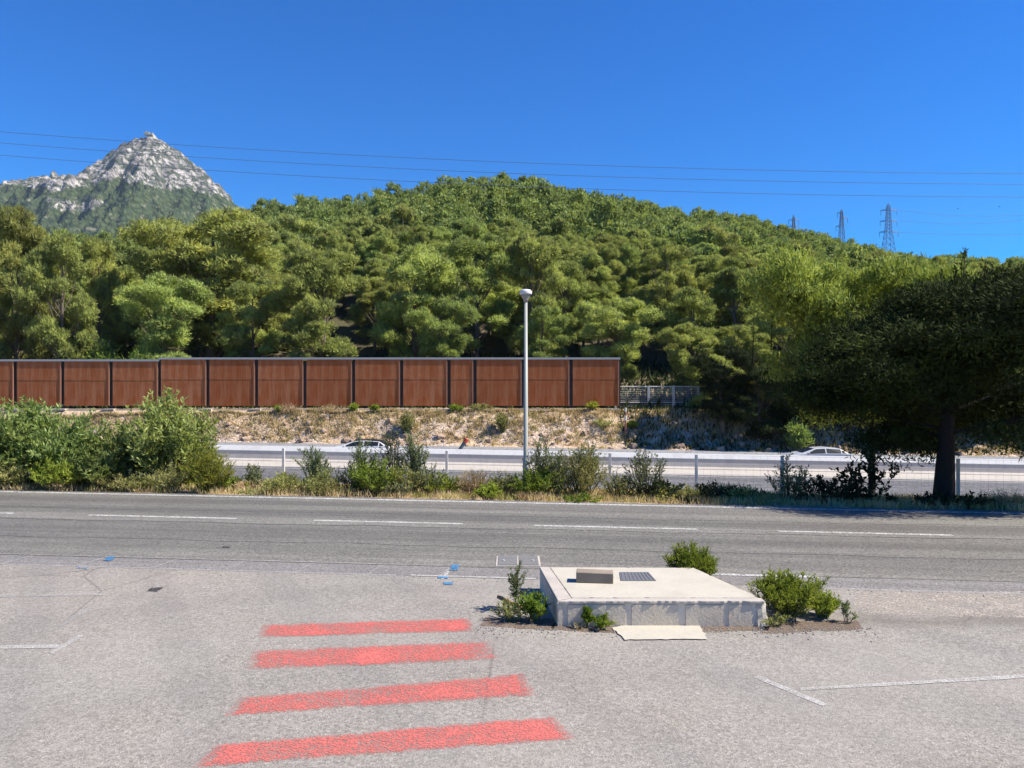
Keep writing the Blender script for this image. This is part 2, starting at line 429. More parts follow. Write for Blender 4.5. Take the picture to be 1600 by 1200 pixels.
M['chrome'] = m_simple('wheel_rim', (.45,.45,.46), .35, .05, 5, .8)
M['lens'] = m_simple('headlight_lens', (.65,.66,.68), .2, .05)
M['red_plastic'] = m_simple('red_plastic', (.55,.07,.04), .5)
M['grate'] = m_simple('cast_iron_plate', (.16,.165,.18), .6, .25, 30)
M['iron'] = m_simple('manhole_iron', (.20,.195,.19), .65, .2, 20)
M['bark'] = m_simple('pine_bark', (.13,.105,.085), .9, .4, 6, 0, .5)
M['bark_dark'] = m_simple('dark_bark', (.022,.018,.016), .95, .4, 8, 0, .6)
M['twig'] = m_simple('twig', (.12,.09,.055), .9, .3)
M['twig_green'] = m_simple('green_stem', (.10,.12,.04), .8, .3)
M['dead'] = m_simple('dry_stick', (.24,.15,.09), .9, .3)
M['bird'] = m_simple('bird_feathers', (.05,.05,.06), .8)
M['rock'] = m_concrete('bank_rock', (.36,.26,.19), .35, .6)
M['pine'] = m_leaf('pine_needles', [(.125,.135,.070),(.27,.32,.098),(.46,.50,.15)], .38, .35, 1.4)
M['pine_far'] = m_leaf('far_pine_needles', [(.115,.13,.066),(.25,.295,.102),(.42,.46,.16)], .38, .3, 1.0)
M['pale'] = m_leaf('pale_pine_needles', [(.11,.125,.045),(.22,.255,.06),(.36,.39,.09)], .3, .5, 2.5)
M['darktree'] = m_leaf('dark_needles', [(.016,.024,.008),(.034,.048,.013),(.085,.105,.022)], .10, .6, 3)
M['broad'] = m_leaf('broad_leaves', [(.09,.13,.04),(.21,.27,.09),(.38,.42,.18)], .42, 1.2, 6)
M['bright'] = m_leaf('bright_leaves', [(.09,.14,.022),(.19,.26,.04),(.30,.36,.07)], .42, 1.5, 7)
M['broom'] = m_leaf('broom_shoots', [(.15,.18,.025),(.24,.27,.04),(.33,.34,.07)], .35, 1.5, 7)
M['grey'] = m_leaf('grey_green_leaves', [(.08,.10,.05),(.17,.20,.10),(.28,.31,.17)], .25, 1.5, 7)
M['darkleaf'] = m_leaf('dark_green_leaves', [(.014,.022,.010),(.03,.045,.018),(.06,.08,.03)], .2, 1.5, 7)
M['dry'] = m_leaf('dry_grass', [(.36,.26,.15),(.52,.40,.25),(.66,.54,.36)], .3, .8, 5)
M['drygreen'] = m_leaf('half_dry_grass', [(.16,.17,.06),(.30,.30,.11),(.46,.42,.20)], .3, .8, 5)

def dim(m, f, sat=1.0):
    t = m.node_tree; b = t.nodes['Principled BSDF'].inputs['Base Color']
    h = t.nodes.new('ShaderNodeHueSaturation'); h.inputs['Value'].default_value = f; h.inputs['Saturation'].default_value = sat
    if b.is_linked: t.links.new(b.links[0].from_socket, h.inputs['Color'])
    else: h.inputs['Color'].default_value = b.default_value[:]
    t.links.new(h.outputs[0], b)
for k, f, sa in (('parking',.74,1.1),('road',.77,1.15),('gutter',.74,1),('mway',1.25,1),('mway_near',.8,1),('white_road',.8,1),('white_old',.72,1),('white_faint',.72,1),('red',.80,1.0),
              ('blue',.8,1),('corten',.94,1.17),('cap',.8,1),('conc',.72,1),('conc_pale',.62,1),('conc_slab',.66,1.15),('conc_grey',.85,1),('mortar',1.05,1),('barrier',1.05,1),('barrier_top',.66,1),('stone',1.25,1.1),
              ('brick',.62,1),('galv',.7,1),('galv_white',.75,1),('lamp_white',.75,1),('pole',.52,1),('mount',.86,1),('car_white',.72,1),('car_silver',.68,1),('iron',.8,1),('grate',.8,1),('cable',.8,1),('pylon',.75,1)):
    dim(M[k], f, sa)

# ------------------------------------------------------------------ ground
def axis(segs):
    out = []
    for a, b, st in segs: out += list(np.arange(a, b, st))
    return np.array(out + [segs[-1][1]])
xs = axis([(-5000,-600,400),(-600,-120,20),(-120,-40,4),(-40,40,.6),(40,120,4),(120,600,20),(600,5000,400)])
ys = axis([(-60,8,4),(8,15,1),(15,32,.35),(32,36,1),(36,55,3),(55,66.4,.35),(66.4,84,1.5),(84,420,6),(420,700,35),(700,6000,400)])
XX, YY = np.meshgrid(xs, ys); ZZ = ground_z(XX, YY)
rngg = np.random.default_rng(3)
bank = (YY > mw_far(XX)+.3) & (YY < 65.4)
ZZ = ZZ + np.where(bank, rngg.normal(size=ZZ.shape)*.10, 0)
ny, nx = XX.shape; idx = np.arange(nx*ny).reshape(ny, nx)
FI = np.stack([idx[:-1,:-1], idx[:-1,1:], idx[1:,1:], idx[1:,:-1]], -1).reshape(-1, 4)
g = link('ground', np_mesh('ground', np.stack([XX,YY,ZZ], -1).reshape(-1,3), FI, 4), M['ground']); g['kind'] = 'structure'

L1 = [-90,-60,-40] + list(range(-30, 31, 2)) + [40,60,90]
zero = lambda x: 0.0
o = strip('car_park', L1, lambda x: -25.0, edge_near, zero, 0.0, M['parking'])
o = strip('gutter', L1, edge_near, lambda x: edge_near(x)+.62, zero, -.004, M['gutter'])
o = strip('road', L1, lambda x: edge_near(x)+.62, edge_far, zero, 0.0, M['road'])
strip('motorway_near_carriageway', L1, mw_near, lambda x: mw_bar(x)-3.2, zm, .0, M['mway_near'])
strip('motorway_shoulder', L1, lambda x: mw_bar(x)-3.2, lambda x: mw_bar(x)+.4, zm, .004, M['conc_pale'])
strip('motorway_far_carriageway', L1, lambda x: mw_bar(x)+.4, lambda x: min(mw_far(x), 64.3), zm, .0, M['mway'])
strip('motorway_edge_line', L1, lambda x: mw_far(x)-1.6, lambda x: mw_far(x)-1.35, zm, .006, M['white_old'])
strip('motorway_near_edge_line', L1, lambda x: mw_bar(x)-4.0, lambda x: mw_bar(x)-3.8, zm, .006, M['white_old'])

# road markings
def along(fn, x0, x1, wdt, name, mat, z=.004, n=4):
    q = np.linspace(x0, x1, n)
    return strip(name, list(q), lambda x: fn(x)-wdt/2, lambda x: fn(x)+wdt/2, zero, z, mat)
mid = lambda x: 14.43 - .127*x
for a, b in [(-17.5,-14.4),(-13.2,-10.2),(-8.55,-5.42),(-3.85,-.93),(.42,3.38),(4.78,7.72),(9.05,12.1),(13.4,16.4)]:
    along(mid, a, b, .12, 'lane_dash', M['white_road'])
along(lambda x: mid(x)+.02-.0*x, 3.38, 4.78, .05, 'faded_dash', M['white_faint'])
along(lambda x: edge_far(x)-.30, -40, 30, .17, 'road_edge_line', M['white_road'], n=20)
along(lambda x: edge_near(x)+.02, -30, -1.6, .06, 'gutter_line', M['white_faint'], n=10)
along(lambda x: edge_near(x)+.66, -30, -1.0, .05, 'gutter_back_line', M['white_faint'], n=10)
along(lambda x: edge_near(x)+.58, 2.75, 4.2, .11, 'edge_dash', M['white_road'])
along(lambda x: edge_near(x)+.05, -1.4, .32, .07, 'gutter_line', M['white_old'])
along(lambda x: edge_near(x)-.02, 3.5, 9, .09, 'edge_dash', M['white_faint'])
for fx, w_ in [(3.6, .05), (2.0, .035), (4.9, .03)]:
    along(lambda x, fx=fx: edge_near(x)+fx+.04*math.sin(x*1.7)+.03*math.sin(x*4.1), -25, 20, w_, 'tar_seam', M['tar'], n=90)
for px, py in [(40,868),(150,872),(258,877),(363,882),(470,886),(580,890),(690,893)]:
    X, Y = GP(px, py); y0 = edge_near(X)
    sheet('gutter_joint', [(X-.02,y0+.03),(X+.025,y0+.03),(X+.135,y0+.58),(X+.09,y0+.58)], .003, M['white_faint'])
def quad_px(name, pts, mat, z=.004, jitter=0, seed=0):
    P = [GP(*p) for p in pts]
    if jitter:                                     # ragged outline
        rr = random.Random(seed); Q = []
        for i in range(len(P)):
            a, b = P[i], P[(i+1) % len(P)]; L = math.dist(a, b); m = max(2, int(L/.06))
            for k in range(m):
                f = k/m; dx, dy = (b[1]-a[1])/L, -(b[0]-a[0])/L; e = rr.uniform(-jitter, jitter)
                Q.append((a[0]+(b[0]-a[0])*f+dx*e, a[1]+(b[1]-a[1])*f+dy*e))
        P = Q
    return sheet(name, P, z, mat)
def stripe_px(name, c, mat, nu=60, nv=10):
    # c: near-left, near-right, far-right, far-left
    A = [GP(*p) for p in c]; V = []; E = []
    for j in range(nv+1):
        for i in range(nu+1):
            u, v = i/nu, j/nv
            a = (A[0][0]*(1-u)+A[1][0]*u, A[0][1]*(1-u)+A[1][1]*u); b = (A[3][0]*(1-u)+A[2][0]*u, A[3][1]*(1-u)+A[2][1]*u)
            V.append((a[0]*(1-v)+b[0]*v, a[1]*(1-v)+b[1]*v, .004)); E.append(min(u*20, (1-u)*20, v*7, (1-v)*7, 1.0))
    idx = np.arange((nu+1)*(nv+1)).reshape(nv+1, nu+1)
    FI = np.stack([idx[:-1,:-1], idx[:-1,1:], idx[1:,1:], idx[1:,:-1]], -1).reshape(-1,4)
    me = np_mesh(name, np.array(V), FI, 4); at = me.attributes.new('edge', 'FLOAT', 'POINT'); at.data.foreach_set('value', np.array(E, np.float32))
    o = link(name, me, mat); o['kind'] = 'structure'; return o
stripe_px('red_stripe', [(402,997),(746,987),(732,966),(408,976)], M['red'])
stripe_px('red_stripe', [(376,1048),(790,1032),(770,1001),(394,1016)], M['red'])
stripe_px('red_stripe', [(349,1120),(840,1088),(818,1052),(370,1090)], M['red'])
stripe_px('red_stripe', [(296,1202),(906,1156),(866,1119),(336,1163)], M['red'])
quad_px('bay_line', [(1176,1058),(1186,1056),(1294,1101),(1284,1104)], M['white_old'], jitter=.004)
quad_px('bay_line', [(1250,1080),(1250,1076),(1640,1052),(1640,1058)], M['white_old'], jitter=.004, z=.006)
quad_px('bay_line', [(76,1021),(84,1022),(132,993),(124,992)], M['white_old'])
quad_px('bay_line', [(-20,1010),(-20,1015),(92,1013),(92,1008)], M['white_old'], z=.006)
quad_px('bay_line', [(88,978),(96,980),(146,950),(138,949)], M['white_faint'])
quad_px('bay_line', [(-20,930),(-20,934),(162,931),(162,928)], M['white_faint'], z=.006)
for pts in ([(160,876),(172,877),(182,871),(170,870)], [(118,888),(136,890),(136,888),(118,887)], [(703,892),(716,892),(718,883),(706,883)],
            [(684,904),(700,905),(700,902),(684,901)], [(694,914),(708,914),(708,910),(694,910)]):
    quad_px('blue_survey_mark', pts, M['blue'], jitter=.01, seed=pts[0][0], z=.009)
quad_px('yellow_survey_mark', [(688,906),(694,906),(703,893),(698,893)], M['white_old'], z=.007)
quad_px('oil_stain', [(229,924),(244,925),(256,918),(238,918)], M['soot'], jitter=.01, seed=5)
quad_px('oil_stain', [(346,856),(358,857),(360,854),(348,854)], M['soot'])
0 and quad_px('tar_patch', [(390,968),(520,972),(600,962),(500,958),(420,962)], M['tar'], jitter=.03, seed=7)
quad_px('concrete_apron', [(956,982),(976,1001),(1106,1000),(1092,977),(1000,975)], M['conc_slab'], z=.012, jitter=.012, seed=8)

M['dirt'] = m_paint('brown_dirt', (.17,.12,.085), .46, .12, 12, 70)
M['dust'] = m_paint('pale_dust', (.42,.37,.31), .52, .12, 3, 70)
for pts in ([(862,984),(960,990),(964,976),(866,974)], [(1090,988),(1200,986),(1205,974),(1090,976)], [(1190,990),(1345,984),(1340,970),(1195,972)], [(748,978),(866,986),(872,968),(760,964)]):
    quad_px('dirt_patch', pts, M['dirt'], jitter=.02, seed=pts[0][0], z=.003)
quad_px('dust_patch', [(1330,960),(1600,965),(1600,925),(1340,925)], M['dust'], jitter=.03, seed=3, z=.002)
rp_ = np.random.default_rng(66)                          # loose chippings round the plinth, the gutter and the verge edge
n_ = 1300; q_ = rp_.random(n_)
gx = np.where(q_ < .35, rp_.uniform(-.4, 3.9, n_), rp_.uniform(-9, 9, n_)); gy = np.where(q_ < .35, 8.35-np.abs(rp_.normal(size=n_))*.16, np.where(q_ < .7, edge_near(gx)-.05+rp_.normal(size=n_)*.14, edge_far(gx)-.12+rp_.normal(size=n_)*.12))
far_ = q_ >= .7; sz = rp_.uniform(.004, .013, n_)*np.where(far_, 1.6, 1)
base_ = np.array([(1,0,0),(0,1,0),(-1,0,0),(0,-1,0),(0,0,.8),(0,0,-.3)], float)
Vg = base_[None]*sz[:,None,None]*rp_.uniform(.6,1.4,(n_,6,1)); a_ = rp_.uniform(0,6.28,n_)[:,None]
Vx = Vg[...,0]*np.cos(a_)-Vg[...,1]*np.sin(a_)+gx[:,None]; Vy = Vg[...,0]*np.sin(a_)+Vg[...,1]*np.cos(a_)+gy[:,None]; Vz = Vg[...,2]+.004
fg = np.array([(0,1,4),(1,2,4),(2,3,4),(3,0,4),(1,0,5),(2,1,5),(3,2,5),(0,3,5)])
gv = link('gravel', np_mesh('gravel', np.stack([Vx,Vy,Vz],-1).reshape(-1,3), (fg[None]+6*np.arange(n_)[:,None,None]).reshape(-1,3), 3), M['conc'])
gv['kind'] = 'stuff'; gv['label'] = 'loose stone chippings along the plinth and road edges'; gv['category'] = 'gravel'

# twin cover plates at the road edge
t0 = empty('manhole_cover', (0,0,0)); tag(t0, 'pair of grey metal cover plates set in the road edge left of the concrete plinth', 'manhole cover')
xa, ya = GP(778, 884); xb, yb = GP(842, 885); xm_ = (xa+xb)/2
MB().prism([(xa-.03,ya-.03),(xb+.03,ya-.03),(xb+.03,ya+.62),(xa-.03,ya+.62)], -.02, .006).build('frame', M['conc_grey'], t0)
for k, (u, v) in enumerate(((xa, xm_-.012), (xm_+.012, xb))):
    pl = MB().prism([(u,ya),(v,ya),(v,ya+.58),(u,ya+.58)], .006, .014).build('plate', M['iron'], t0)
    MB().lathe([(.02,0),(.02,.008),(.012,.012)], 10, ((u+.08) if k == 0 else (v-.08), ya+.27, .0145)).build('bolt', M['conc_slab'], pl)

# ------------------------------------------------------------------ concrete plinth
Hs = .285
T = empty('utility_plinth', (.49, 8.42, 0)); tag(T, 'low rectangular concrete plinth with stone faced front standing on the car park edge', 'plinth')
def rough(P, e=.004, step=.05, seed=1):           # chipped, slightly uneven outline
    rr_ = random.Random(seed); Q = []
    for i in range(len(P)):
        a, b = P[i], P[(i+1) % len(P)]; L = math.dist(a, b); m = max(1, int(L/step))
        for k in range(m):
            f = k/m; g_ = rr_.uniform(-e, e) - (rr_.uniform(.005,.016) if rr_.random() < .07 else 0)
            Q.append((a[0]+(b[0]-a[0])*f+(b[1]-a[1])/L*g_, a[1]+(b[1]-a[1])*f-(b[0]-a[0])/L*g_))
    return Q
def rel(P): return [(x-.49, y-8.42) for x, y in P]
outer = rel([(.50,8.397),(2.74,8.397),(2.74,8.66),(2.36,9.90),(.36,9.93)])
MB().prism(outer, 0, Hs-.035).build('core', M['mortar'], T)
# slab with cream screed and grey border
MB().prism(rough(rel([(.66,8.50),(2.70,8.50),(2.70,8.64),(2.34,9.88),(.49,9.91)]), .002), Hs-.035, Hs+.002).build('slab_top', M['conc_slab'], T, bevel=.006)
MB().prism(rel([(.50,8.42),(.655,8.50),(.485,9.92),(.355,9.94)]), Hs-.035, Hs).build('edge_strip', M['conc_grey'], T, bevel=.006)
MB().prism(rough(rel([(.50,8.380),(2.76,8.380),(2.76,8.497),(.662,8.497)]), .004, .04, 5), Hs-.035, Hs-.002).build('edge_strip', M['conc_grey'], T, bevel=.008)
rs = random.Random(4)
sx = [(.50,.555),(.61,1.235),(1.31,1.81),(1.90,2.31),(2.37,2.62)]
for i, (a, b) in enumerate(sx):
    mb = MB(); nx_, nz_ = 9, 4; V = []; Fc = []
    yy = 8.390 - .004*(i % 2)
    for k in range(nz_+1):
        for j in range(nx_+1):
            V.append((a+(b-a)*j/nx_-.49 + rs.uniform(-.001,.001), yy-8.42+rs.uniform(-.0008,.0008), .0+(Hs-.05)*k/nz_))
    for k in range(nz_):
        for j in range(nx_): Fc.append((k*(nx_+1)+j, k*(nx_+1)+j+1, (k+1)*(nx_+1)+j+1, (k+1)*(nx_+1)+j))
    n0 = len(V); V += [(a-.49, .012, 0),(b-.49, .012, 0),(b-.49, .012, Hs-.05),(a-.49, .012, Hs-.05)]
    e = nx_+1
    Fc += [(n0, n0+1, e-1, 0)[::-1], (n0+3, n0+2, (nz_+1)*e-1, nz_*e), (0, nz_*e, n0+3, n0)[::-1], (e-1, n0+1, n0+2, (nz_+1)*e-1)]
    mb.add(V, Fc); mb.build('facing_stone', M['stone'], T)
# rough mortar corner
mb = MB(); V = []; Fc = []; nz_ = 7; nn = 10
for k in range(nz_+1):
    for j in range(nn):
        q = 2*math.pi*j/nn; f = 1-.25*k/nz_
        V.append((2.70-.49+(.085*f+rs.uniform(-.012,.012))*math.cos(q)*1.2+.02*(1-k/nz_), .02+(.06*f+rs.uniform(-.012,.012))*math.sin(q), (Hs-.02)*k/nz_))
for k in range(nz_):
    for j in range(nn): Fc.append((k*nn+j, k*nn+(j+1)%nn, (k+1)*nn+(j+1)%nn, (k+1)*nn+j))
Fc.append(tuple(nz_*nn+j for j in range(nn))); mb.add(V, Fc).build('mortar_corner', M['conc_pale'], T)
# metal plate let into the slab
def GH(px, py): x, y = GP(px, py, Hs); return x-.49, y-8.42
pl = MB().prism([GH(970,908), GH(1025,908), GH(1013,895), GH(968,895)], Hs+.003, Hs+.010)
gp = pl.build('metal_plate', M['grate'], T)
r_ = MB()
c = [GH(970,908), GH(1025,908), GH(1013,895), GH(968,895)]
for k in range(9):
    f = (k+.5)/9; a = (c[0][0]*(1-f)+c[1][0]*f, c[0][1]*(1-f)+c[1][1]*f); b = (c[3][0]*(1-f)+c[2][0]*f, c[3][1]*(1-f)+c[2][1]*f)
    r_.tube([(a[0],a[1]+.02,Hs+.011),(b[0],b[1]-.02,Hs+.011)], .004, 4)
r_.build('rib', M['iron'], gp)
# loose block
bx0, by0 = GP(932, 912, Hs)
bk = MB().box((0,0,.062), (.44,.19,.12), 0).build('concrete_block', M['brick'], None, bevel=.008)
bk.location = (bx0-.01, by0+.10, Hs+.004); bk.rotation_euler = (0,math.radians(.8),math.radians(-7)); 
bk.rotation_euler[2] = math.radians(-7)
tag(bk, 'loose brown concrete block lying on top of the cream plinth', 'block')
st = MB().tube([(-.01,9.02,.01),(.10,8.98,.06),(.22,8.93,.04),(.30,8.9,.03)], [.03,.028,.024,.015], 6)
x0, y0 = GP(782, 915)
st = MB().tube([(0,0,.12),(.10,-.05,.085),(.2,-.12,.05),(.34,-.16,.02)], [.022,.03,.026,.012], 7).build('driftwood', M['dead'], None, smooth=True)
st.location = (x0-.02, 9.15, .0); tag(st, 'brown broken stick lying beside the left side of the plinth', 'stick')

# ------------------------------------------------------------------ corten noise wall
WY = 66.0; k_ = WY/F
W = empty('noise_barrier', (PX(480, WY), WY, .3)); tag(W, 'long rust brown steel noise wall of square panels along the top of the bank', 'wall')
W.location = (0,0,0)
seams = [-275,-200,-125,-50,24.5,98.5,174,249.5,325,401,476.5,552.5,627.5,701.5,742,817.5,892,967]
zb = PZ(634, WY); zt = PZ(562, WY)
rw = random.Random(2)
for i in range(len(seams)-1):
    a, b = PX(seams[i], WY)+.15, PX(seams[i+1], WY)-.15
    if i == len(seams)-2: b += .13
    ztt = zt - (.16 if seams[i] < 240 else 0) ; zmid = (zb+ztt)/2 + .25
    wd = b-a; jog = rw.uniform(-.015,.015)
    mb = MB()
    mb.box((0, jog, (zb+zmid-.02)/2), (wd, .16, zmid-.02-zb)); mb.box((0, jog-.01, (zmid+ztt)/2), (wd, .16, ztt-zmid))
    p = mb.build('panel', M['corten'], W, bevel=.015); p.location = ((a+b)/2, WY, 0)
    ed = MB().box((wd/2-.03, jog-.09, (zb+ztt)/2), (.10, .06, ztt-zb-.02)).build('sunlit_edge', M['corten_sunlit'], W); ed.location = ((a+b)/2, WY, 0)  # added strip, its lighter colour stands for the sunlit panel side
    po = MB().box((0, .22, (zb-.25+zt)/2), (.30, .24, zt-zb+.1)).build('post', M['steel_dark'], W); po.location = (b+.15, WY, 0)
    if i == len(seams)-2: po.location = (b+.02, WY+.05, 0)
for a, b, z in ((-275, 249.5, zt-.16), (249.5, 969, zt)):
    MB().box(((PX(a,WY)+PX(b,WY))/2, WY+.06, z+.10), ((b-a)*k_, .42, .17)).build('cap', M['cap'], W)
MB().box(((PX(-275,WY)+PX(972,WY))/2, WY-.05, .36), (1247*k_, .6, .26)).build('sill', M['conc_grey'], W)
for s in seams[1:]:
    MB().box((PX(s,WY)-(.5 if s > 960 else 0), WY-.32, .47), (1.0, .6, .13)).build('footing', M['conc_grey'], W)

# garden style mesh fence right of the wall
def mesh_fence(name, pts, zb, h, post_mat, label, rails, nwire, cat='fence', post=.07, sub=6):
    T = empty(name, (pts[0][0], pts[0][1], 0)); tag(T, label, cat); ox, oy = pts[0]
    for i, (x, y) in enumerate(pts):
        z = float(ground_z(x, y)) if zb is None else zb
        MB().box((x-ox, y-oy, z+h/2-.1), (post, post, h+.2)).build('post', post_mat, T, bevel=.005)
    wm = MB()
    for i in range(len(pts)-1):
        (xa, ya), (xb, yb) = pts[i], pts[i+1]
        za = float(ground_z(xa, ya)) if zb is None else zb; zz = float(ground_z(xb, yb)) if zb is None else zb
        for k in range(nwire):
            f = .08 + .9*k/(nwire-1)
            wm.tube([(xa-ox, ya-oy, za+h*f), (xb-ox, yb-oy, zz+h*f)], .0028 if post < .1 else .008, 3, False)
        if sub:
            for k in range(1, sub):
                f = k/sub; x, y, z = xa+(xb-xa)*f, ya+(yb-ya)*f, za+(zz-za)*f
                wm.tube([(x-ox, y-oy, z+h*.08), (x-ox, y-oy, z+h*.98)], .0018 if post < .1 else .005, 3, False)
    wm.build('wire_mesh', M['wire'], T)
    if rails:
        rm = MB()
        for i in range(len(pts)-1):
            (xa, ya), (xb, yb) = pts[i], pts[i+1]; z0_ = zb
            for f in rails: rm.tube([(xa-ox, ya-oy, z0_+h*f), (xb-ox, yb-oy, z0_+h*f)], .032, 5, False)
        rm.build('rail', M['galv_white'], T)
    return T
FY = 67.5
mesh_fence('mesh_fence', [(PX(p, FY), FY) for p in (962, 1013.5, 1052.5, 1092)], .55, 1.95, M['galv'], 'pale mesh fence with square posts right of the rust wall end', (.96,.25), 12, post=.2, sub=22)
fpts = []
for px in (-60,68,196,316,443,570,698,825,953,1088,1222,1360,1497,1640):
    Y = 21.2
    for _ in range(6): Y = 21.1-.12*(px-800)/F*Y
    fpts.append((PX(px, Y), Y))
mesh_fence('roadside_fence', fpts, None, 1.12, M['galv_white'], 'wire fence on slim pale posts running through the verge plants', None, 5, sub=12)

# central motorway barrier
bar = MB(); xsb = [-70,-50] + list(range(-40, 41, 4)) + [50, 70]
prof = [(-.32,0),(-.30,.06),(-.20,.16),(-.16,.62),(-.14,.64)]
prof_top = [(-.17,.625),(-.16,.66),(.02,.98),(.16,.98),(.17,.625)]
def sweep(pr, name, mat, parent):
    mb = MB(); V = []; Fc = []; n = len(pr)
    for x in xsb:
        for dy, z in pr: V.append((x, mw_bar(x)+dy, float(zm(x))+z))
    for i in range(len(xsb)-1):
        for k in range(n-1): Fc.append((i*n+k, (i+1)*n+k, (i+1)*n+k+1, i*n+k+1))
    return mb.add(V, Fc).build(name, mat, parent)
B = empty('central_barrier', (0,0,0)); tag(B, 'long concrete central barrier with white sloping top between the motorway lanes', 'barrier')
sweep([(-.32,-.02),(-.30,.06),(-.20,.16),(-.16,.63)], 'barrier_face', M['barrier'], B)
sweep([(.16,.63),(.20,.16),(.30,.06),(.32,-.02)], 'barrier_face', M['barrier'], B)
sweep([(-.19,.62),(-.19,.66),(.04,.93),(.19,.93),(.19,.62)], 'coping', M['barrier_top'], B)

# ------------------------------------------------------------------ lamp post
LX, LY = PX(821.5, 18.9), 18.9
Lp = empty('street_lamp', (LX, LY, -.1)); tag(Lp, 'slim pale lamp post with a mushroom head standing in the verge', 'street lamp')
top = PZ(470, LY)+.1
MB().lathe([(.075,0),(.075,.9),(.058,.95),(.040,top)], 14).build('pole', M['pole'], Lp, smooth=True)
MB().lathe([(.11,0),(.11,.03),(.08,.05)], 12).build('base_plate', M['galv'], Lp)
MB().box((0,-.077,.55), (.09,.012,.32)).build('access_door', M['galv'], Lp)
hd = MB().lathe([(.05,top-.03),(.058,top+.03),(.085,top+.08),(.135,top+.165)], 20).build('lamp_head', M['lamp_grey'], Lp, smooth=True)
MB().lathe([(.145,top+.155),(.152,top+.17),(.150,top+.23),(.12,top+.27),(.04,top+.285)], 20).build('cap', M['lamp_white'], hd, smooth=True)

# ------------------------------------------------------------------ cars
def car(name, label, X, mat, length, roofz, y0, roof=False):
    Z0 = float(zm(X)); T = empty(name, (X, y0, Z0), math.atan(-.06)); tag(T, label, 'car')
    T.rotation_euler[1] = math.atan(.013)
    L = length/4.1
    st = [(-2.05,.62,.38,.55,.56,.5),(-1.93,.80,.25,.70,.72,.7),(-1.2,.86,.22,.90,.93,.72),(-.95,.87,.22,.94,.99,.70),(-.15,.87,.22,.97,1.40,.58),(.55,.87,.22,.99,1.46,.57),
          (1.35,.86,.22,1.0,1.40,.55),(1.86,.84,.25,1.0,1.06,.62),(2.0,.80,.3,.92,.95,.66),(2.05,.74,.38,.6,.62,.6)]
    V = []; Fc = []
    for x, wd, zb_, zb2, zr, wr in st:
        x *= L; zr = zr*roofz/1.46 if zr > 1.0 else zr
        for yy, zz in ((-wd*.93,zb_),(-wd,(zb_+zb2)/2),(-wd*.97,zb2),(-wr,zr),(wr,zr),(wd*.97,zb2),(wd,(zb_+zb2)/2),(wd*.93,zb_)): V.append((x, yy, zz))
    n = 8
    for i in range(len(st)-1):
        for k in range(n):
            k2 = (k+1) % n; Fc.append((i*n+k, i*n+k2, (i+1)*n+k2, (i+1)*n+k))
    Fc += [tuple(range(n)), tuple((len(st)-1)*n+k for k in range(n))[::-1]]
    bo = MB().add(V, Fc).build('body', mat, T, smooth=False, bevel=.035, seg=3)
    if roof:
        bo.data.materials.append(M['car_glass'])
        for i in range(3, 7):
            for k in (3,): bo.data.polygons[i*n+k].material_index = 1
    def pt(i, f, side, u=0, j=None):     # point on the side between belt (f=0) and roof (f=1)
        def at(i): x, wd, zb_, zb2, zr, wr = st[i]; x *= L; zr = zr*roofz/1.46 if zr > 1.0 else zr; return Vector((x, side*(wd*.97*(1-f)+wr*f), zb2*(1-f)+zr*f))
        return at(i)*(1-u) + at(i+1)*u
    for side in (-1, 1):
        for (i0,u0,i1,u1,i2,u2,i3,u3) in ((3,.35,4,.85,4,.72,4,.02),(5,.05,6,.25,6,.02,4,1.0-.05)):
            pass
        lo = .10; hi = .86
        for nm, ring in (('side_window', [(3,.30,lo),(4,.80,lo),(4,.80,hi),(4,.06,hi)]), ('side_window', [(4,.92,lo),(5,.95,lo),(5,.95,hi),(5,.0,hi),(4,.92,hi)]), ('side_window', [(6,.05,lo),(6,.62,lo+.1),(6,.10,hi-.05),(6,.05,hi)])):
            P = [pt(i, f, side, u) for i, u, f in ring]; nrm = Vector((0, side, .35)).normalized()*.012
            m = MB(); m.add([p+nrm for p in P]+[p-nrm*.5 for p in P], [tuple(range(len(P))), tuple(range(len(P), 2*len(P)))[::-1]]+[(a, (a+1)%len(P), (a+1)%len(P)+len(P), a+len(P)) for a in range(len(P))])
            m.build(nm, M['car_glass'], T)
    for nm, i, u0, u1 in (('windscreen', 3, .08, .93), ('rear_window', 6, .12, .9)):
        a = [pt(i, 1, -1, u0), pt(i, 1, 1, u0), pt(i, 1, 1, u1), pt(i, 1, -1, u1)]
        for p in a: p.y *= .92; p.z += .014
        m = MB(); m.add(a, [(0,1,2,3)]); m.build(nm, M['car_glass'], T)
    if roof:
        a = [pt(4, 1, -1, .0), pt(4, 1, 1, .0), pt(5, 1, 1, 0), pt(6, 1, 1, .05), pt(6, 1, -1, .05), pt(5, 1, -1, 0)]
        for p in a: p.z += .02
        m = MB(); m.add(a, [(0,1,2,5),(5,2,3,4)]); m.build('roof', M['car_glass'], T)
    for sx_ in (-1.28, 1.27):
        for side in (-1, 1):
            wv = MB(); V = []; R_ = .31
            wh = MB().tube([(sx_*L, side*.66, .31),(sx_*L, side*.88, .31)], R_, 20).build('wheel', M['rubber'], T)
            MB().tube([(sx_*L, side*.881, .31),(sx_*L, side*.90, .31)], .2, 14).build('rim', M['chrome'], wh)
    for side in (-1, 1):
        MB().box((-1.95*L, side*.62, .62), (.16,.26,.12), 0).build('headlight', M['lens'], T, bevel=.03)
        MB().box((1.98*L, side*.68, .82), (.10,.14,.22), 0).build('tail_light', M['red_plastic'], T, bevel=.02)
        MB().box((-.62*L, side*.96, 1.0), (.14,.16,.11), 0).build('mirror', mat, T, bevel=.03)
    return T
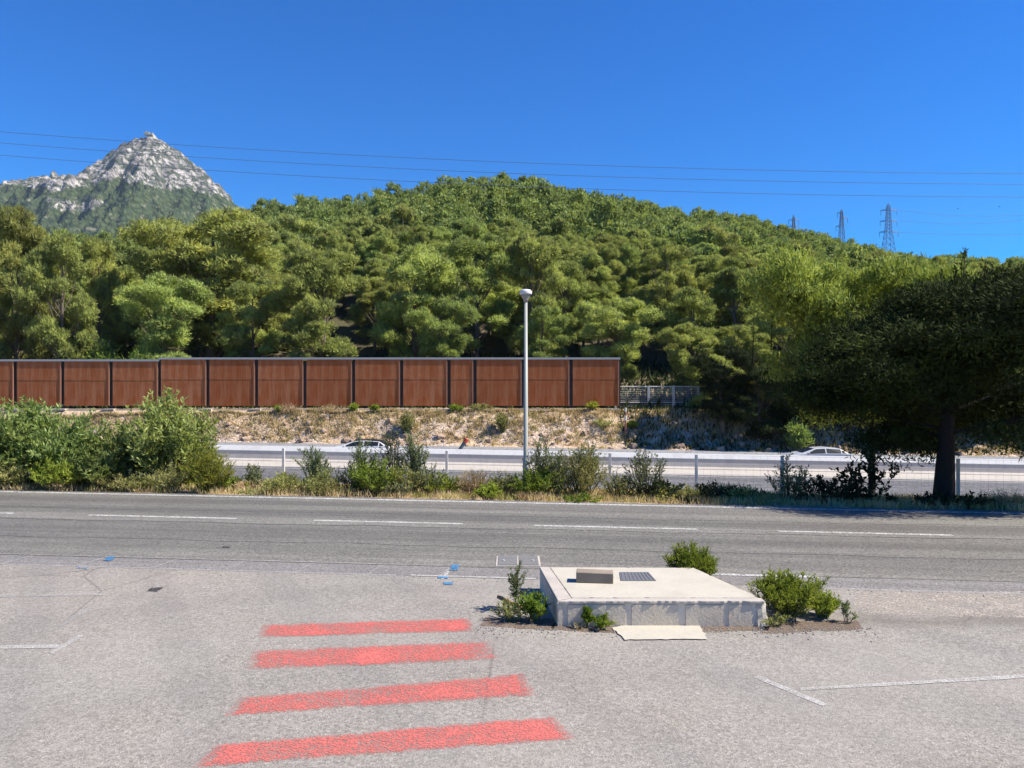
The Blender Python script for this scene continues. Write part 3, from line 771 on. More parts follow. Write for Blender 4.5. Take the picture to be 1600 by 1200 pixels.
car('parked_car', 'white car with dark windows and roof behind the verge plants left of the lamp post', PX(562, 49.6), M['car_white'], 4.5, 1.36, 49.2, True)
car('hatchback_car', 'silver white hatchback on the motorway left of the dark tree trunk', PX(1272, 48.2), M['car_silver'], 4.3, 1.34, 48.2)
for o in bpy.data.objects:
    if o.name == 'parked_car': o.name = 'saloon_car'

# thin marker poles and the small leaning post
mk = empty('marker_pole', (PX(977.5, 62.5), 62.5, -1.6)); tag(mk, 'thin red and white marker pole standing on the bank below the wall end', 'pole')
zt_ = PZ(637, 62.5)+1.6
MB().tube([(0,0,-.3),(0,0,zt_*.55)], .075, 8).build('shaft', m_simple('rust_pole', (.30,.12,.08), .7), mk)
MB().tube([(0,0,zt_*.552),(0,0,zt_*.72)], .08, 8).build('band', M['galv_white'], mk)
MB().tube([(0,0,zt_*.722),(0,0,zt_*.86)], .075, 8).build('shaft_top', m_simple('rust_pole_top', (.30,.13,.09), .7), mk)
MB().tube([(0,0,zt_*.862),(0,0,zt_)], .08, 8).build('band', M['galv_white'], mk)
lp = empty('leaning_post', (PX(717, 57.5), 57.5, float(zm(-4))), 0); tag(lp, 'small dark post with a red tip leaning at the far side of the motorway', 'post')
MB().tube([(0,0,-.05),(.42,0,.62)], .13, 8).build('stem', m_simple('grey_rubber', (.12,.14,.15)), lp)
MB().tube([(.425,0,.63),(.60,0,.86)], .17, 8).build('tip', M['red_plastic'], lp)

# ------------------------------------------------------------------ vegetation builders
def stems_mesh(segs, n=3):
    """segs: list of (k,3) arrays with (r0, r1)"""
    mb = MB()
    for pts, r0, r1 in segs: mb.tube(pts, list(np.linspace(r0, r1, len(pts))), n, False)
    return mb
def shrub_geo(rng, h, w, nstem, nsub, nleaf, LL, LW, up=.7, dens_top=.5, droop=.25, depth=None, lmax=1.0):
    """branching shoots from the ground with leaves along them"""
    depth = depth or w
    segs = []; P = []; D = []; Ls = []
    tt = np.linspace(0, 1, 5)
    curves = []
    for i in range(nstem):
        ang = rng.uniform(0, 2*np.pi); rr = math.sqrt(rng.uniform(0, 1))
        tip = np.array([math.cos(ang)*w/2*rr, math.sin(ang)*depth/2*rr, h*(1-.45*rr**2)*rng.uniform(.62, 1.0)])
        b = np.array([tip[0]*.25+rng.normal()*.03*w, tip[1]*.25+rng.normal()*.03*w, 0])
        mid_ = (b+tip)/2 + np.array([-tip[0]*droop*.3, -tip[1]*droop*.3, tip[2]*.12]) + rng.normal(size=3)*.03*h
        c = (1-tt[:,None])**2*b + 2*tt[:,None]*(1-tt[:,None])*mid_ + tt[:,None]**2*tip
        curves.append((c, .006+.005*h, .002+.001*h, 0))
        for j in range(nsub):
            t0_ = rng.uniform(.25, .92); p0 = (1-t0_)**2*b + 2*t0_*(1-t0_)*mid_ + t0_**2*tip
            dv = unit(rng.normal(size=3)*np.array([1,1,.5]) + np.array([0,0,up]) + unit(tip-b)*.5)
            ln = h*rng.uniform(.12,.34)*(1.15-t0_*.5)
            q = p0 + dv*ln; mm = (p0+q)/2 + rng.normal(size=3)*.02*h
            if q[2] > h: q[2] = h*rng.uniform(.9,1)
            q[2] = max(q[2], .02)
            c2 = (1-tt[::2,None])**2*p0 + 2*tt[::2,None]*(1-tt[::2,None])*mm + tt[::2,None]**2*q
            curves.append((c2, .003+.002*h, .0015, 1))
    lens = np.array([np.linalg.norm(c[-1]-c[0])*(1.4 if lv else .8) for c, _, _, lv in curves])
    cnt = rng.multinomial(nleaf, lens/lens.sum())
    for (c, r0, r1, lv), k in zip(curves, cnt):
        segs.append((c, r0, r1))
        if k == 0: continue
        t = rng.uniform(.15 if lv else .3, 1, k); f = t*(len(c)-1); i = np.minimum(f.astype(int), len(c)-2); fr = (f-i)[:,None]
        p = c[i]*(1-fr)+c[i+1]*fr; tg = unit(c[i+1]-c[i])
        P.append(p); D.append(unit(tg*.75 + unit(rng.normal(size=(k,3)))*.75 + np.array([0,0,.15]))); 
    P = np.concatenate(P); D = np.concatenate(D); n = len(P)
    V, FI = leaf_quads(rng, P, D, LL*rng.uniform(.6,1.25,n), LW*rng.uniform(.7,1.2,n))
    V[:,2] = np.maximum(V[:,2], .005)
    return segs, V, FI
KINDS = {
 'feather':  ('bright','twig_green', 95, 7, 4200, .085, .017, 1.5, .12),  # leaf mat, stem mat, stems/m2, subs, leaves/m2 of outline, LL, LW
 'oleander': ('broad','twig_green', 26, 8, 1600, .155, .046, 1.1, .2),
 'leafy':    ('bright','twig_green', 46, 6, 3000, .085, .026, .95, .2),
 'broom':    ('broom','twig_green', 70, 6, 2900, .11, .019, 1.2, .1),
 'sparse':   ('grey','twig', 18, 7, 900, .075, .026, .9, .15),
 'tall':     ('grey','twig_green', 16, 8, 1500, .085, .022, 1.2, .1),
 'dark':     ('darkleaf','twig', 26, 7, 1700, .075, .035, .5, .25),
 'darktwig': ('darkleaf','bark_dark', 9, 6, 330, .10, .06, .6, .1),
 'dry':      ('dry','dead', 70, 4, 1300, .11, .010, 1.2, .1),
 'mixed':    ('drygreen','twig_green', 40, 5, 1500, .09, .018, .9, .2),
}
seedc = [100]
def shrub(name, label, kind, X, Y, h, w, cat='shrub', group=None, z=None, depth=None, leaf=1.0, dens=1.0):
    seedc[0] += 1; rng = np.random.default_rng(seedc[0])
    lm, sm, ns, nsub, nl, LL, LW, up, droop = KINDS[kind]
    area = max(h*w, .02)
    ls = leaf
    nst = max(5, int(ns*math.sqrt(area)*1.0/max(ls,.2)**.5)); nleaf = int(nl*area*dens/(ls*ls))
    segs, V, FI = shrub_geo(rng, h, w, nst, nsub, nleaf, LL*ls, LW*ls, up, droop=droop, depth=depth)
    z = float(ground_z(X, Y)) if z is None else z
    T = empty(name, (X, Y, z)); tag(T, label, cat, group)
    link('foliage', np_mesh('foliage', V, FI, 4), M[lm], T)
    stems_mesh([(c, r0*ls**.5, r1*ls**.5) for c, r0, r1 in segs]).build('stems', M[sm], T)
    return T
def vp(px, Y, w_px, top_y, kind, name, label, **kw):
    X = PX(px, Y); z = float(ground_z(X, Y)); h = PZ(top_y, Y) - z
    return shrub(name, label, kind, X, Y, h, w_px*Y/F, **kw)

# plants round the plinth
x, y = GP(1062, 888)
shrub('roadside_shrub', 'low green bushy plant growing behind the plinth at the road edge', 'feather', x-.06, 10.2, .56, .76, z=0, leaf=.62, dens=1.5)
shrub('roadside_shrub', 'small upright green plant just right of the bush behind the plinth', 'feather', PX(1097, 10.2), 10.2, .50, .36, z=0, leaf=.62, dens=1.3)
shrub('dry_weed', 'dry brown weed at the back right corner of the plinth', 'dry', PX(1112,9.8), 9.8, .20, .36, 'weed', z=0, leaf=.55, dens=.8)
shrub('rounded_shrub', 'large round green shrub hugging the right end of the plinth', 'feather', PX(1232, 8.85), 8.85, .53, 1.02, z=0, leaf=.62, dens=1.6)
shrub('rounded_shrub', 'low green mound right of the large round shrub', 'feather', PX(1285, 8.75), 8.75, .30, .42, z=0, leaf=.5, dens=1.6)
shrub('dry_weed', 'dry tuft at the foot of the large round shrub', 'mixed', PX(1215, 8.38), 8.40, .14, .42, 'weed', z=0, leaf=.5, dens=.9)
shrub('small_weed', 'small grey green weed alone at the far right of the round shrub', 'sparse', PX(1323, 8.55), 8.55, .24, .22, 'weed', z=0, leaf=.55, dens=1.6)
shrub('leafy_weed', 'dark green weed against the left side of the plinth', 'leafy', PX(834, 8.62), 8.62, .33, .42, 'weed', z=0, leaf=.55, dens=1.4)
shrub('leafy_weed', 'spreading grey green weed left of the plinth corner', 'mixed', PX(797, 8.62), 8.62, .24, .46, 'weed', z=0, leaf=.5, dens=1.1)
shrub('tall_weed', 'single upright pale green weed stalk left of the plinth', 'tall', PX(805, 9.0), 9.0, .72, .07, 'weed', z=0, leaf=.5, dens=3.2)
shrub('low_weed', 'low green weed growing at the foot of the plinth front', 'leafy', PX(942, 8.33), 8.33, .17, .33, 'weed', z=0, leaf=.45, dens=1.4)
shrub('thin_weed', 'thin single green stalk in front of the plinth stones', 'leafy', PX(917, 8.34), 8.34, .26, .03, 'weed', z=0, leaf=.45, dens=5)
shrub('dry_weed', 'reddish dry weed scrap at the left foot of the plinth front', 'dry', PX(902, 8.34), 8.34, .06, .24, 'weed', z=0, leaf=.45, dens=1.0)

# verge shrubs, left to right
vp(15, 20.2, 110, 622, 'oleander', 'oleander_shrub', 'tall leafy shrub at the far left edge of the verge')
vp(55, 20.8, 90, 616, 'oleander', 'oleander_shrub', 'tall pale tipped shrub, second from the left edge')
vp(120, 20.4, 110, 642, 'oleander', 'oleander_shrub', 'rounded grey green shrub between the left edge and the tallest bush', dens=.9)
vp(185, 20.6, 100, 650, 'oleander', 'oleander_shrub', 'open leafy shrub just left of the tallest bush', dens=.75)
vp(268, 20.3, 140, 606, 'oleander', 'oleander_shrub', 'tallest leafy bush in front of the rust wall', dens=.95)
vp(225, 20.9, 90, 660, 'oleander', 'oleander_shrub', 'sparse shrub filling in behind the tallest bush', dens=.6)
vp(-60, 20.8, 160, 640, 'oleander', 'oleander_shrub', 'leafy shrub cut by the left edge of the view')
vp(5, 19.75, 90, 712, 'mixed', 'verge_bush', 'low yellow green bush at the left end of the road edge')
vp(88, 19.55, 100, 712, 'leafy', 'verge_bush', 'low bright green bush below the second tall shrub')
vp(150, 19.7, 90, 694, 'oleander', 'verge_bush', 'mid height leafy bush in front of the rounded grey green shrub')
vp(195, 19.5, 80, 735, 'mixed', 'verge_bush', 'low half dry bush left of the yellow broom')
vp(262, 19.4, 90, 722, 'mixed', 'verge_bush', 'low olive green bush just left of the yellow broom')
vp(325, 19.2, 78, 692, 'broom', 'broom_bush', 'bright yellow green broom bush beside the left end of the visible barrier')
vp(395, 19.4, 70, 748, 'dry', 'dry_tuft', 'straw coloured tuft right of the yellow broom', cat='grass tuft')
vp(448, 19.2, 90, 738, 'mixed', 'verge_bush', 'low green bush at the foot of the left fence post')
vp(492, 19.6, 52, 688, 'tall', 'tall_weed', 'slender upright weed left of the white car', cat='weed', dens=1.3)
vp(505, 19.0, 80, 732, 'mixed', 'verge_bush', 'rounded half dry bush below the slender upright weed')
vp(566, 19.3, 40, 668, 'tall', 'tall_weed', 'thin tall weed crossing the front of the white car', cat='weed', dens=.8)
vp(590, 18.95, 92, 708, 'leafy', 'verge_bush', 'leafy green bush directly below the white car', dens=.8)
vp(614, 19.5, 46, 660, 'sparse', 'tall_weed', 'tall open weed at the rear of the white car', cat='weed', dens=.9)
vp(646, 19.3, 44, 662, 'tall', 'tall_weed', 'tallest weed between the white car and the second fence post', cat='weed', dens=1.1)
vp(632, 18.9, 80, 722, 'mixed', 'verge_bush', 'olive bush at the foot of the tallest weed')
vp(690, 19.2, 100, 738, 'leafy', 'verge_bush', 'low green bush round the middle fence post', dens=.8)
vp(400, 19.9, 40, 715, 'tall', 'tall_weed', 'thin weed standing between the yellow broom and the left fence post', cat='weed')
vp(545, 19.4, 60, 722, 'sparse', 'tall_weed', 'greyish weed under the bonnet of the white car', cat='weed')
vp(672, 18.9, 50, 712, 'sparse', 'tall_weed', 'open weed just left of the middle fence post', cat='weed')
vp(785, 18.8, 60, 735, 'mixed', 'verge_bush', 'half dry scrub immediately left of the lamp post')
vp(872, 18.6, 50, 700, 'tall', 'tall_weed', 'upright weed between the lamp post and the fluffy bush', cat='weed')
vp(742, 19.0, 70, 728, 'dry', 'dry_tuft', 'straw coloured tuft between the middle fence post and the lamp', cat='grass tuft')
vp(845, 18.9, 48, 664, 'sparse', 'tall_weed', 'tall grey weed just right of the lamp post', cat='weed', dens=1.3)
vp(838, 18.5, 90, 724, 'leafy', 'verge_bush', 'green bush at the foot of the lamp post', dens=.75)
vp(905, 18.7, 112, 690, 'mixed', 'broom_bush', 'fluffy yellow green bush right of the lamp post', dens=1.1, leaf=.9)
vp(915, 19.2, 50, 674, 'tall', 'tall_weed', 'pointed weed rising out of the fluffy bush', cat='weed')
vp(962, 18.6, 70, 730, 'mixed', 'verge_bush', 'scrubby bush between the fluffy bush and the bare twigs', dens=.8)
vp(1008, 18.7, 84, 692, 'sparse', 'twiggy_shrub', 'open twiggy shrub with sparse grey leaves right of the fluffy bush', dens=.9)
vp(1020, 18.2, 120, 742, 'dark', 'verge_bush', 'low dark bush below the open twiggy shrub')
vp(1105, 17.9, 50, 744, 'dark', 'verge_bush', 'small dark bush right of the grey fence post', dens=.6)
vp(1085, 18.3, 60, 756, 'mixed', 'verge_bush', 'short scrubby tuft around the grey fence post', cat='grass tuft')
vp(1232, 18.0, 80, 704, 'sparse', 'twiggy_shrub', 'twiggy grey shrub in front of the hatchback bonnet', dens=1.0)
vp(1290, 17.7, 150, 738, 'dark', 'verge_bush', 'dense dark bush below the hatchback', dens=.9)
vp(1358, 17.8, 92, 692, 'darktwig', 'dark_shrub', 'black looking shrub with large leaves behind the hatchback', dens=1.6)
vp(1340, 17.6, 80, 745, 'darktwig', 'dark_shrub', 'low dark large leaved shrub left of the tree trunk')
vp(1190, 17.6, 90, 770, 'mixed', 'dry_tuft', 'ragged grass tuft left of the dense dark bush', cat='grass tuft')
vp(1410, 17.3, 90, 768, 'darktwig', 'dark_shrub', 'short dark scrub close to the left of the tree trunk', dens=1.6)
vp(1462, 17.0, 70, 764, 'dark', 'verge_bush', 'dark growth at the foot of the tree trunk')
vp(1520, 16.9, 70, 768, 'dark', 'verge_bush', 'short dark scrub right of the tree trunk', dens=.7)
vp(1572, 17.2, 90, 764, 'dry', 'dry_tuft', 'straw coloured grass clump at the right edge of the verge', cat='grass tuft')
rv = random.Random(77)
for i in range(56):
    px = rv.uniform(335, 1200) if i < 46 else rv.uniform(-20, 330); Y = 18.6 - .12*PX(px, 18.5) + rv.uniform(-.9, 1.4); X = PX(px, Y)
    kd = rv.choice(['mixed','mixed','leafy','dry','sparse','broom','mixed'] if px < 1050 else ['dark','mixed','sparse'])
    shrub('scrub_plant', 'small scrubby plant among the many filling the verge beyond the road', kd, X, Y, rv.uniform(.2,.50), rv.uniform(.4,1.1), 'plant', 'scrub plants in the verge', dens=.9)
# plants on the bank
for i, (px, ty, wp, kd, lb) in enumerate([
    (436, 632, 16, 'leafy', 'small green bush at the wall foot below the sixth panel from the left'), (552, 630, 14, 'leafy', 'small green bush at the wall foot right above the white car'),
    (585, 634, 14, 'leafy', 'round green tuft on the bank right of the small bush above the car'), (636, 640, 26, 'mixed', 'low green tuft on the bank below the eighth visible panel'),
    (712, 632, 24, 'leafy', 'green tuft at the wall foot below the narrow panel'), (752, 634, 40, 'mixed', 'spreading green tuft on the bank left of the lamp post'),
    (785, 640, 26, 'mixed', 'pale green tuft on the bank just left of the lamp post'), (925, 634, 22, 'broom', 'yellow green tuft at the foot of the last panel'),
    (945, 660, 40, 'mixed', 'olive bush halfway down the bank under the wall end'), (988, 662, 22, 'leafy', 'green tuft on the bank right of the marker pole'),
    (520, 632, 60, 'dry', 'straw grass clump against the wall left of the white car'), (450, 636, 40, 'dry', 'straw grass clump at the wall foot left of the green bushes')]):
    Y = 65.2 if ty < 640 else 63.2
    X = PX(px, Y); shrub('bank_bush', lb, kd, X, Y, max(.7, PZ(ty, Y)-float(ground_z(X, Y))), wp*Y/F, leaf=3.0, dens=1.7)
X = PX(1245, 60.0); shrub('cane_clump', 'bright green cane clump on the bank above the hatchback', 'oleander', X, 60.0, PZ(655,60)-float(ground_z(X,60)), 36*60/F, leaf=2.6, dens=1.3, cat='plant')
for px, ty, wp, lb in ((222,540,60,'bright green broadleaf sapling showing over the wall top'), (160,520,40,'pale green slender sapling behind the left wall panels')):
    Y = 69.0; shrub('sapling', lb, 'leafy', PX(px, Y), Y, PZ(ty,Y)-.5, wp*Y/F, cat='tree', leaf=3.2, dens=1.0)

# rocks on the bank
rr = np.random.default_rng(9)
def rock_mesh(seed):
    r2 = np.random.default_rng(seed); bm = bmesh.new(); bmesh.ops.create_icosphere(bm, subdivisions=2, radius=1)
    for v in bm.verts:
        n_ = noise.noise(v.co*1.4+Vector((seed*3.1,0,0)))*.5
        q = v.co*(1+n_); v.co = Vector((max(-.8,min(.8,q.x)), max(-.7,min(.75,q.y)), max(-.6,min(.62,q.z))))
    me = bpy.data.meshes.new('rock'); bm.to_mesh(me); bm.free(); me.materials.append(M['rock']); return me
rms = [rock_mesh(s) for s in range(5)]
for i in range(120):
    px = rr.uniform(330, 1500); f = min(.8, abs(rr.normal())*.45); 
    X = PX(px, 62); yf = float(mw_far(X)); Y = yf + .25 + f*(64.9-yf)
    o = link('rock', rms[i % 5], None); s = rr.uniform(.12,.36)*(1.25-.6*f)
    o.location = (X, Y, float(ground_z(X, Y))+.05*s); o.scale = (s*rr.uniform(.9,1.7), s, s*rr.uniform(.7,1.1)); o.rotation_euler = (rr.uniform(-.4,.4), rr.uniform(-.4,.4), rr.uniform(0,6))
    tag(o, 'brown grey rock among many scattered on the grassy bank below the wall', 'rock', 'rocks scattered on the bank')

# grass (uncountable)
def grass(name, label, n, sampler, hh, ww, mat, seed):
    rng = np.random.default_rng(seed); X, Y = sampler(rng, n); keep = np.ones(len(X), bool)
    Z = ground_z(X, Y); P = np.stack([X, Y, Z-.01], 1)
    D = np.stack([rng.normal(size=len(X))*.35, rng.normal(size=len(X))*.35, np.ones(len(X))], 1)
    V, FI = leaf_quads(rng, P, D, hh*rng.uniform(.4,1.3,len(X)), ww*rng.uniform(.6,1.3,len(X)))
    o = link(name, np_mesh(name, V, FI, 4), M[mat]); o['kind'] = 'stuff'; o['label'] = label; o['category'] = 'grass'
def clumpy(rng, n, xr, yfun, clump):
    nc = n//clump; cx = rng.uniform(*xr, nc); cv = rng.uniform(0, 1, nc)
    X = np.repeat(cx, clump) + rng.normal(size=nc*clump)*.16; v = np.repeat(cv, clump)
    Y = yfun(X, v) + rng.normal(size=len(X))*.10; return X, Y
grass('verge_grass', 'dry straw grass covering the verge beyond the road', 30000, lambda r, n: clumpy(r, n, (-18, 15), lambda X, v: edge_far(X)+.22+v*3.6, 22), .20, .014, 'dry', 21)
grass('green_verge_grass', 'greener grass mixed into the verge', 22000, lambda r, n: clumpy(r, n, (-18, 13), lambda X, v: edge_far(X)+.35+v*3.4, 30), .18, .016, 'drygreen', 22)
def banks(r, n):
    X, Y = clumpy(r, n, (-50, 52), lambda X, v: mw_far(X)+.2+(65.4-mw_far(X))*np.power(v, .6), 16); return X, np.minimum(Y, 65.0+.1*r.random(len(Y)))
grass('bank_grass', 'dry tan grass covering the bank below the wall', 64000, banks, .30, .06, 'dry', 23)
grass('bank_weeds', 'olive weeds mixed into the dry bank grass', 5000, banks, .36, .07, 'drygreen', 24)
def low(r, n):
    X = r.uniform(9, 60, n); Y = mw_far(X)+.3+r.uniform(0,1,n)**1.0*(66-mw_far(X)); return X, Y
grass('shade_toned_scrub', 'scrub coloured dark for tree shade on the right part of the bank', 7000, low, .5, .12, 'darkleaf', 25)  # extra scrub darkens the bank; tree shade is put into its colour

# ------------------------------------------------------------------ trees
def crown_np(rng, H, R, ncl, tufts, LL, LW, base=.22, prof='round', upw=.6, squash=.62, rcl=(.17,.30), sub=0):
    cs = []; V = []; n0 = 0; FIs = []
    for i in range(ncl):
        u = rng.uniform(0, 1)**.85
        if prof == 'round': pr = math.sin(math.pi*min(1, .12+.80*u))**.7
        elif prof == 'low': pr = min(1, .80+1.1*u)*rng.uniform(.8,1.1) if u < .35 else math.sqrt(max(.03, 1-((u-.30)/.74)**2))
        elif prof == 'umbrella': pr = .35+.65*u if u < .75 else 1.0*math.sqrt(max(0, 1-((u-.75)/.27)**2))
        else: pr = (1-u)**.75+.12
        z = H*(base+(1-base)*u*.93); a = rng.uniform(0, 2*np.pi); r = R*pr*math.sqrt(rng.uniform(.15, 1))*.85
        rc = R*rng.uniform(*rcl)
        cs.append((np.array([r*math.cos(a)*rng.uniform(.85,1.15), r*math.sin(a), min(z, H-rc*squash)]), rc))
    big = cs
    if sub:                                  # boughs carrying smaller sprays on their outer, upper side
        cs = []
        for c, rc in big:
            cs.append((c, rc*.62))
            for j in range(sub):
                d = unit(rng.normal(size=3)+np.array([0,0,.45])); d[2] = abs(d[2])*.9-.12
                cs.append((c + d*rc*rng.uniform(.6,1.0)*np.array([1,1,squash]), rc*rng.uniform(.30,.52)))
    P = []; D = []; Nn = []
    for c, rc in cs:
        k = max(8, int(tufts*(rc/(R*.23))**2)); d = unit(rng.normal(size=(k,3))); d[:,2] = np.where(rng.random(k) < .55, np.abs(d[:,2]), d[:,2])
        rad = rc*rng.uniform(.40,1.22,k)[:,None]*np.array([1,1,squash])
        P.append(c+d*rad); D.append(unit(d*.35+np.array([0,0,upw])+rng.normal(size=(k,3))*.6)); Nn.append(unit(d+np.array([0,0,.25])))
    P = np.concatenate(P); D = np.concatenate(D); Nn = np.repeat(np.concatenate(Nn), 2, 0); P = np.repeat(P, 2, 0); D = unit(np.repeat(D, 2, 0)+rng.normal(size=(len(P),3))*.45)
    n = len(P); V, FI = leaf_quads(rng, P, D, LL*rng.uniform(.6,1.3,n), LW*rng.uniform(.7,1.3,n), Nn+rng.normal(size=(n,3))*.30)
    return big, V, FI
def trunk_mb(rng, H, r0, cs, limbs=True, lean=.3, n=7, frac=.85, maxl=40):
    mb = MB(); a, b = rng.normal()*lean, rng.normal()*lean
    T = lambda f: np.array([a*math.sin(f*2.6), b*math.sin(f*2.2), H*f])
    mb.tube([T(f) for f in np.linspace(-.03, frac, 7)], list(np.linspace(r0*1.25, r0*.3, 7)), n)
    if limbs:
        for c, rc in cs[:maxl]:
            f = max(.15, c[2]/H*.72-.03); p = T(min(f, frac)); q = c; m = (p+q)/2 + np.array([0,0,-.04*H*rng.uniform(-.3,1)])
            mb.tube([p, (p*.6+m*.4), m, q], [r0*.34*(1-f*.5), r0*.25*(1-f*.5), r0*.18, r0*.05], 4, False)
    return mb
protos = []
for s in range(7):
    rng = np.random.default_rng(40+s); H = 12.0; R = 4.2
    cs, V, FI = crown_np(rng, H, R, 34 if s % 3 else 28, 420, .30, .058, base=.20, prof=['round','umbrella','round','cone','round','umbrella','round'][s], upw=.9, squash=.78, rcl=(.20,.36), sub=8)
    cm = np_mesh('crown', V, FI, 4); cm.materials.append(M['pine'])
    tb = trunk_mb(rng, H, .22, cs).build('trunk', M['bark']); tm = tb.data; bpy.data.objects.remove(tb)
    protos.append((cm, tm))
fars = []
for s in range(6):
    rng = np.random.default_rng(70+s); H = 8.0; R = 2.9
    cs, V, FI = crown_np(rng, H, R, 14, 190, .34, .095, base=.20, prof=['round','round','umbrella','cone','round','umbrella'][s], upw=.8, squash=.8, rcl=(.28,.46), sub=6)
    fars.append((V, FI, np_mesh('crown', V, FI, 4)))
    fars[-1][2].materials.append(M['pine_far'])
tfar = trunk_mb(np.random.default_rng(1), 8.0, .14, [], False, n=5).build('trunk', M['bark']); tfm = tfar.data; bpy.data.objects.remove(tfar)

def pine(X, Y, h, wid, rz, pi, label, group=None, name='pine_tree', mat=None, cat='tree'):
    cm, tm = protos[pi]; z = float(ground_z(X, Y))
    xy = wid/9.4; zs = max(h/12.0, .80*xy)
    T = empty(name, (X, Y, z-.1-(zs*12-h)), rz, (xy, xy, zs)); tag(T, label, cat, group)
    o = link('crown', cm, None, T); link('trunk', tm, None, T)
    if mat: o.material_slots[0].link = 'OBJECT'; o.material_slots[0].material = M[mat]
    return T
FR = [  # px, top y, width px, Y, proto, label
 (-70,330,170,74,0,'tall pine cut by the left edge of the view behind the wall'),
 (22,332,130,76,4,'tall yellow green pine at the far left behind the wall'),
 (95,366,110,73,2,'rounded pine above the second wall panel from the left'),
 (150,372,110,80,6,'pine with a ragged top just left of the big spreading pine'),
 (200,420,90,90,3,'narrow pine in the gap left of the big spreading pine'),
 (325,333,250,82,1,'big spreading umbrella pine with a dark hollow under its crown'),
 (255,430,150,72,5,'lower bright green pine in front of the big spreading pine'),
 (395,440,110,76,0,'pine just right of the big spreading pine'),
 (500,396,150,74,4,'broad pine above the wall midway between the big pine and the lamp'),
 (455,430,90,85,3,'narrow pine behind the seventh panel'),
 (585,440,80,88,6,'dark pine in the hollow left of the tall yellow green pair'),
 (648,378,150,78,2,'left pine of the tall yellow green pair beside the lamp'),
 (745,372,150,80,0,'right pine of the tall yellow green pair beside the lamp'),
 (690,470,120,71,5,'low spreading pine in front of the yellow green pair'),
 (835,376,120,79,4,'tall pine rising directly behind the lamp head'),
 (850,480,100,72,6,'lower pine right behind the lamp post'),
 (925,400,90,92,3,'slim pine in the dark gap right of the lamp'),
 (960,470,136,71,1,'bright round topped pine behind the last wall panel'),
 (1045,385,110,86,0,'tall grey green pine right of the bright round pine'),
 (1085,452,120,74,2,'leaning pine over the mesh fence'),
 (1075,510,100,69.5,5,'low pine whose boughs hang over the mesh fence'),
 (1155,425,120,84,4,'pine between the mesh fence and the large roadside tree'),
 (1150,510,110,70,6,'dark low pine on the bank right of the mesh fence'),
 (1230,470,130,73,2,'pine partly hidden behind the pale tree on its left side'),
 (1330,440,150,78,0,'pine hidden behind the middle of the pale tree'),
 (1440,455,150,76,4,'pine hidden behind the dark roadside tree, left of its trunk'),
 (1560,450,150,74,6,'pine behind the dark roadside tree, right of its trunk'),
 (1670,440,170,78,2,'pine beyond the right edge of the view'),
 (1120,560,120,67,1,'dark spreading pine at the right end of the mesh fence'),
 (1175,600,110,64.5,5,'low pine on the bank left of the cane clump'),
 (1290,560,170,66,1,'wide pine on the bank behind the cane clump'),
 (1400,560,180,67,0,'wide pine on the bank behind the hatchback roof'),
 (1520,560,180,67,2,'wide pine on the bank behind the big tree trunk'),
 (1640,580,180,66,1,'wide pine on the bank beyond the right edge'),
 (1230,585,120,66,5,'low pine on the bank above the cane clump'),
 (1340,590,140,65.5,5,'low pine on the bank above the hatchback roof'),
 (1450,590,150,65.5,1,'low pine on the bank left of the big tree trunk'),
 (1570,590,150,65.5,5,'low pine on the bank right of the big tree trunk')]
rf = random.Random(8)
for px, ty, wp, Y, pi, lb in FR:
    X = PX(px, Y); z = float(ground_z(X, Y)); pine(X, Y, PZ(ty, Y)-z+.3, wp*Y/F*1.12, rf.uniform(0, 6.28), pi, lb)
PLACE = ['above the barrier right of the fence','left of the cane clump','right of the cane clump','over the hatchback bonnet','over the hatchback tail','over the large leaved shrub','left of the big trunk','just left of the big trunk','directly behind the big trunk','just right of the big trunk','right of the post beside the trunk','near the right edge','beyond the right edge']
for i, px in enumerate((1130,1190,1245,1295,1345,1395,1440,1485,1530,1575,1625,1690,1760)):  # low pines added to shade the bank, shade also put in leaf colour
    Y = 64.0 - .10*PX(px, 64)*.3 + rf.uniform(-1.6, .8); X = PX(px, Y); h = rf.uniform(5.0, 7.5)
    pine(X, Y, h, rf.uniform(5.5, 7.5), rf.uniform(0,6.28), rf.choice((0,2,4,5,6)), 'dark low pine added to shade the bank '+PLACE[i], name='shade_pine', mat='darkleaf')
# hillside
rng = np.random.default_rng(12); pts = []
Yv = 86.0
while Yv < 440:
    sp = 5.0 if Yv < 130 else 5.0 if Yv < 260 else 5.8
    xm = .80*Yv+25
    for X in np.arange(-xm, xm, sp):
        x = X+rng.uniform(-.45,.45)*sp; y = Yv+rng.uniform(-.45,.45)*sp
        R, zr = ridge(x, y)
        if y < R+14: pts.append((x, y))
    Yv += sp
pts = [p for p in pts if not (p[1] < 88 and any(abs(p[0]-PX(a[0],a[3])) < 3 and abs(p[1]-a[3]) < 3 for a in FR))]
inview = lambda p: abs(p[0]/p[1]) < .70
pts.sort(key=lambda p: p[1])
near = [p for p in pts if inview(p)][:262]; ns = set(near); rest = [p for p in pts if p not in ns]
print('hill trees', len(near), len(rest))
for i, (x, y) in enumerate(near):
    if y < 112:
        pine(x, y, rng.uniform(7.5, 11.5), rng.uniform(5.5, 8.5), rng.uniform(0,6.28), int(rng.integers(0,7)), 'one of the many green pines crowding the hillside behind the wall', 'pines covering the hillside')
    else:
        z = float(ground_z(x, y)); s = rng.uniform(.8,1.3)
        T = empty('pine_tree', (x, y, z-.1), rng.uniform(0,6.28), (s*rng.uniform(.85,1.15), s, s*rng.uniform(.85,1.2)))
        tag(T, 'one of the many green pines crowding the hillside behind the wall', 'tree', 'pines covering the hillside')
        link('crown', fars[int(rng.integers(0,6))][2], None, T); link('trunk', tfm, None, T)
lod = []
